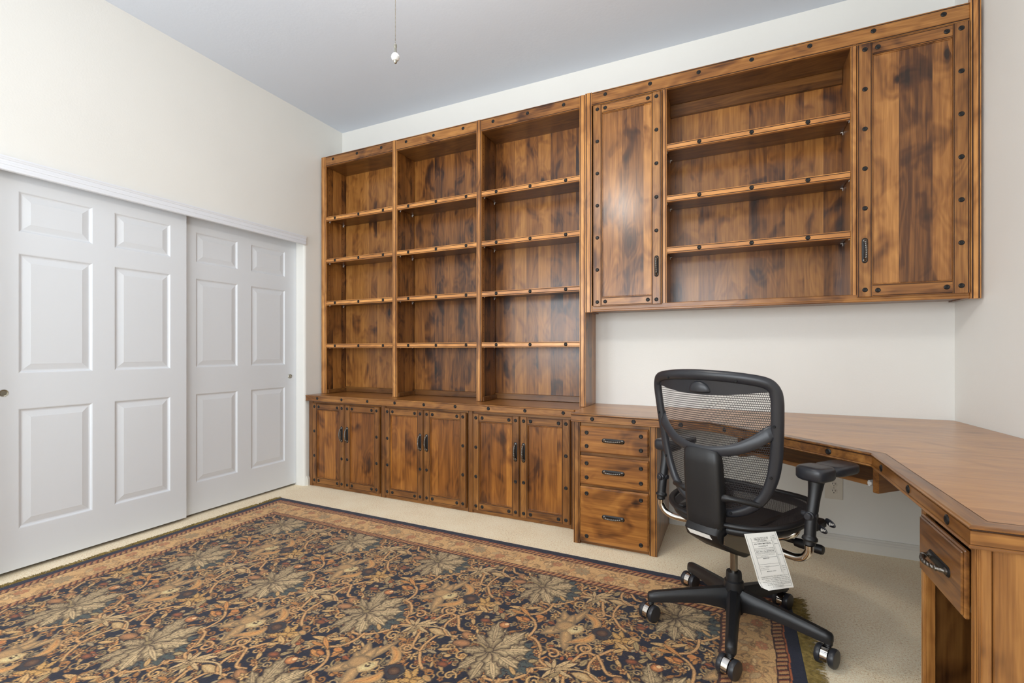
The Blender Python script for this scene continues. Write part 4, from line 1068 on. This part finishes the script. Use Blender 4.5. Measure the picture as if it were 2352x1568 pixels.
# orange star leaf
for (x, y) in ((.405, .318), (.372, .292), (.352, .212), (.452, .282), (.410, .192), (.480, .252), (.385, .232)):
    leaf(.418, .252, math.atan2(y-.252, x-.418), math.hypot(x-.418, y-.252), .014, sr(192, 146, 84), OUT, OLV, teeth=1)
# leaf sprays right of the rose
for (x, y, a, L, w, c) in ((-.075, .285, .2, .10, .012, TAN), (-.03, .30, -.6, .09, .010, ORG), (-.05, .26, .0, .06, .010, ORG*.9), (.0, .30, .6, .07, .011, TAN), (-.14, .20, 2.6, .07, .013, TAN), (-.11, .215, 1.9, .07, .012, OLV), (-.015, .225, -.3, .065, .012, ORG), (-.15, .24, 1.2, .06, .010, TAN), (-.08, .225, -1.0, .05, .011, OLV), (-.19, .17, .8, .05, .010, TAN), (.45, .10, 2.2, .05, .01, TAN), (.50, .15, .9, .05, .01, OLV), (.41, .43, .5, .06, .01, TAN), (.24, .47, 1.0, .05, .01, OLV), (.13, .43, 2.4, .05, .01, TAN)):
    leaf(x, y, a, L, w, c, OUT, OUT*2)
blob(-.031, .150, .022, .020, .2, sr(214, 150, 94), OUT, RED); blob(-.026, .160, .010, .009, 0, sr(230, 190, 140), RED)
blob(-.111, .147, .021, .015, -.2, RED, OUT, OUT*2); blob(-.120, .150, .009, .006, 0, ORG, RED)
blob(.479, .146, .022, .015, .3, RED*1.1, OUT, OUT*2); blob(.472, .369, .021, .015, .1, RED, OUT, OUT*2)
blob(.075, .268, .018, .013, .2, RED*1.25, OUT, ORG); blob(.031, .226, .020, .011, -.2, ORG*1.1, OUT, RED); blob(.464, .285, .020, .012, -.3, ORG*.95, OUT, OLV)
leaf(.320, .045, 1.3, .045, .013, OLV, OUT, OUT*2); leaf(.318, .435, 1.2, .045, .013, OLV, OUT, OUT*2)
for (x, y) in ((.353, .173), (.346, .356), (.13, .30), (.49, .02)):
    for k in range(5): leaf(x, y, k*2*PI/5+.3, .024, .006, TAN, OUT)
for (x, y) in ((.419, .142), (.375, .06), (.463, .08), (.371, .453), (.416, .371), (.052, .178), (.26, .086), (.15, .05)):
    for k in range(5): a = k*2*PI/5+x*9; blob(x+.0085*math.cos(a), y+.0085*math.sin(a), .0062, .0052, a, sr(204, 150, 94), OUT)
    blob(x, y, .0038, .0038, 0, RED, OUT)
for i in range(900):
    x, y, a = rs.rand()*PW_, rs.rand()*PH_, rs.rand()*6.28; l = .006+.012*rs.rand()
    stroke([(x, y), (x+l*math.cos(a), y+l*math.sin(a))], .0008, [OUT*1.6, OUT*2.5, BRN*.7][rs.randint(3)], OUT, 0, sm=False)
# border band drawing (tan on tan), repeats every .597 along the edge, .15 high
keep = tile; TH_f, TW_f = TH_, TW_
BT = int(.165/RES); TH_ = BT; tile = np.tile(sr(208, 164, 112), (BT, TW_, 1)).astype(float)
BO = sr(158, 118, 82)
for i in range(46):
    x, y = rs.rand()*PW_, rs.rand()*.165
    c = [sr(210, 168, 116), sr(202, 156, 104), sr(190, 156, 114), sr(216, 180, 130), sr(198, 146, 98)][rs.randint(5)]
    leaf(x, y, rs.rand()*6.28, .03+.04*rs.rand(), .008+.009*rs.rand(), c, BO, None, None, teeth=rs.randint(2))
for i in range(34):
    spiral(rs.rand()*PW_, rs.rand()*.165, .010+.014*rs.rand(), .8, rs.rand()*6, sr(198, 154, 106)*(.85+.2*rs.rand()), .002, rs.choice([-1, 1]))
for (x, y) in ((.08, .06), (.36, .10), (.52, .05)):
    for k in range(7): a = k*.9; blob(x+.018*math.cos(a), y+.014*math.sin(a), .010, .008, a, sr(186, 122, 84)*(.9+.2*rs.rand()), BO)
for (x, y) in ((.22, .08),):
    for k in range(9): leaf(x, y, k*.7, .045, .011, sr(168, 144, 108), BO, sr(110, 84, 60))
band = tile; tile = keep; TH_, TW_ = TH_f, TW_f
# assemble on the pile grid
RX0, RX1, RY0, RY1 = .187, 3.531, -3.22, -.826; STEP = .0031
nx = int((RX1-RX0)/STEP); ny = int((RY1-RY0)/STEP)
gx = np.linspace(RX0, RX1, nx+1); gy = np.linspace(RY0, RY1, ny+1); GX, GY = np.meshgrid(gx, gy)
def sample(arr, u, v, ny_, nx_):   # 2x2 box filter
    acc = 0
    for a in (-.5, .5):
        for b_ in (-.5, .5):
            acc = acc+arr[np.floor(v/RES+b_).astype(int) % ny_, np.floor(u/RES+a).astype(int) % nx_]
    return acc/4
colr = sample(tile, GX-2.492, GY+1.724, TH_, TW_)
dl, dr_, dt, db_ = GX-RX0, RX1-GX, RY1-GY, GY-RY0
D = np.minimum(np.minimum(dl, dr_), np.minimum(dt, db_)); vert = np.minimum(dl, dr_) < np.minimum(dt, db_)
along = np.where(vert, GY, GX)
wob = .002*np.sin(along*23)+.0015*np.sin(along*61)
Dw = D+wob
bm_ = (Dw >= .088) & (Dw < .24); colr[bm_] = sample(band, along, Dw-.085, BT, TW_)[bm_]
def rope(lo, hi, c1, c2, c3):
    m_ = (Dw >= lo) & (Dw < hi); t = (Dw-lo)/(hi-lo); ph = np.mod(along/.026+t*.9, 1.0)
    c = np.where((ph < .52)[..., None], c1, np.where((ph < .72)[..., None], c3, c2)); 
    e = (t < .12) | (t > .88); c = np.where(e[..., None], c2, c); colr[m_] = c[m_]
rope(.053, .094, sr(182, 134, 88), sr(70, 42, 38), sr(138, 72, 48)); rope(.236, .276, sr(182, 130, 84), sr(74, 42, 36), sr(136, 70, 48))
m_ = (Dw >= .048) & (Dw < .0535); colr[m_] = sr(176, 96, 56)
m_ = Dw < .048; colr[m_] = sr(34, 36, 54)
m_ = (Dw >= .276) & (Dw < .281); colr[m_] = OUT
colr = colr*(.98+.36*rs.rand(ny+1, nx+1, 1))
RO = (1.86, -2.02, .0)
hgt = .0044+.0006*rs.rand(ny+1, nx+1)
edge = np.minimum(1, D/.006); hgt = hgt*(.35+.65*edge)
co = np.stack([GX-RO[0], GY-RO[1], hgt], -1).reshape(-1, 3).astype(np.float32)
a = (np.arange(ny)[:, None]*(nx+1)+np.arange(nx)[None, :]).reshape(-1)
quads = np.stack([a, a+1, a+nx+2, a+nx+1], 1).astype(np.int32)
# underside rim
me = bpy.data.meshes.new('pile')
nv = len(co); base = np.array([[RX0-RO[0], RY0-RO[1], .0005], [RX1-RO[0], RY0-RO[1], .0005], [RX1-RO[0], RY1-RO[1], .0005], [RX0-RO[0], RY1-RO[1], .0005]], np.float32)
co2 = np.concatenate([co, base]); quads2 = np.concatenate([quads, [[nv+3, nv+2, nv+1, nv]]]).astype(np.int32)
me.vertices.add(len(co2)); me.vertices.foreach_set('co', co2.reshape(-1))
me.loops.add(quads2.size); me.loops.foreach_set('vertex_index', quads2.reshape(-1))
me.polygons.add(len(quads2)); me.polygons.foreach_set('loop_start', np.arange(0, quads2.size, 4, dtype=np.int32)); me.polygons.foreach_set('loop_total', np.full(len(quads2), 4, np.int32))
me.update(calc_edges=True)
ca = me.color_attributes.new('weave', 'FLOAT_COLOR', 'POINT')
cc = np.ones((len(co2), 4), np.float32); cc[:nv, :3] = np.clip(colr.reshape(-1, 3), 0, 1); cc[nv:, :3] = .05
ca.data.foreach_set('color', cc.reshape(-1)); me.materials.append(M['rug'])
rug = thing('area_rug', 'large floral rug in navy, tan and green with a rope border', 'rug', (RO[0]-.008, RO[1]+.006, 0), math.radians(-.5))
ro = bpy.data.objects.new('woven_pile', me); COL.objects.link(ro); ro.parent = rug
def fringe(x0, dirn, L, n, seed):
    r = random.Random(seed); mb = MB()
    for i in range(n):
        y = RY0+(RY1-RY0)*(i+r.random())/n; w = .0016+.0012*r.random(); cl = math.sin(y*37)*.35+r.uniform(-.5, .5)
        P = []; l = L*(.72+.45*r.random()); 
        for k in range(5):
            t = k/4; P.append((x0+dirn*l*t*math.cos(cl*t), y+l*t*math.sin(cl*t)*.8+.002*math.sin(6*t+i), .0024+.0016*math.sin(PI*t)*r.random()+.0006))
        vs = []
        for k, p in enumerate(P):
            ww = w*(1-.6*k/4); vs += [(p[0]-RO[0], p[1]-ww-RO[1], p[2]), (p[0]-RO[0], p[1]-RO[1], p[2]+.0016), (p[0]-RO[0], p[1]+ww-RO[1], p[2])]
        fs = []
        for k in range(4): a_ = k*3; fs += [(a_, a_+3, a_+4, a_+1), (a_+1, a_+4, a_+5, a_+2)]
        mb.add(vs, fs)
    o = mb.build('fringe', [M['fringe']], rug); o['label'] = 'olive brown wool fringe'; return o
fringe(RX1-.004, 1, .058, 1500, 1); fringe(RX0+.004, -1, .040, 1300, 2)

# ------------------------------------------------------------ ceiling fan with light (above the frame) and its pull chain
FC = (2.315, -2.082)
fo = (FC[0], FC[1], ZC)
fn_ = thing('ceiling_fan', 'ceiling fan with a lit glass bowl in the middle of the room, above the picture', 'ceiling fan', fo)
cb('canopy', lambda mb: mb.lathe([(.07, 0), (.07, -.02), (.035, -.06), (.012, -.065)], (0, 0, 0), 'z', 28), M['fanmetal'], fn_)
cb('down_rod', lambda mb: mb.lathe([(.012, -.06), (.012, -.16)], (0, 0, 0), 'z', 14), M['fanmetal'], fn_)
cb('motor_housing', lambda mb: mb.lathe([(.03, -.15), (.10, -.17), (.115, -.20), (.115, -.25), (.09, -.28), (.06, -.30), (.06, -.32)], (0, 0, 0), 'z', 32), M['fanmetal'], fn_)
for k in range(5):
    a = 2*PI*k/5+.45
    def blade(mb):
        R = []
        for t, w in ((.11, .018), (.17, .02), (.19, .05), (.35, .062), (.52, .066), (.56, .05)):
            R.append([(t*math.cos(a)-y*math.sin(a), t*math.sin(a)+y*math.cos(a), -.235+z+y*.18) for y, z in ((-w, 0), (w, 0), (w, .006), (-w, .006))])
        mb.loft(R, 0, False)
    cb('blade', blade, M['fanblade'], fn_)
bowl = cb('light_bowl', lambda mb: mb.lathe([(.055, -.32), (.10, -.325), (.115, -.345), (.105, -.38), (.07, -.41), (.03, -.422), (.0001, -.424)], (0, 0, 0), 'z', 32), M['lampglass'], fn_)
ll = bpy.data.lights.new('fan_lamp', 'POINT'); ll.energy = 40; ll.color = (1, .95, .88); ll.shadow_soft_size = .11
lo = bpy.data.objects.new('fan_lamp', ll); COL.objects.link(lo); lo.location = (FC[0], FC[1], ZC-.56)
PC = (FC[0], FC[1], 2.04)
pc = thing('fan_pull_chain', 'beaded metal pull chain with a white porcelain knob hanging from above', 'pull chain', PC)
def beads(mb):
    z = .064
    while z < ZC-.424-2.04:
        mb.lathe([(.0001, z-.0016), (.0012, z-.0011), (.0017, z), (.0012, z+.0011), (.0001, z+.0016)], (0, 0, 0), 'z', 8); z += .0042
    mb.lathe([(.0005, .06), (.0005, ZC-.424-2.04)], (0, 0, 0), 'z', 6)
cb('bead_chain', beads, M['pewter'], pc)
cb('chain_coupling', lambda mb: mb.lathe([(.0025, .062), (.005, .060), (.0052, .053), (.0038, .050), (.0042, .034), (.0048, .030)], (0, 0, 0), 'z', 16), M['nickel'], pc)
cb('white_knob', lambda mb: mb.lathe([(.004, .0315), (.009, .030), (.0125, .0245), (.0135, .019), (.0115, .013), (.007, .0095)], (0, 0, 0), 'z', 24), M['porcelain'], pc)
cb('knob_tip', lambda mb: mb.lathe([(.0065, .0105), (.006, .007), (.0045, .002), (.0025, 0), (.0001, -.0006)], (0, 0, 0), 'z', 16), M['nickel'], pc)
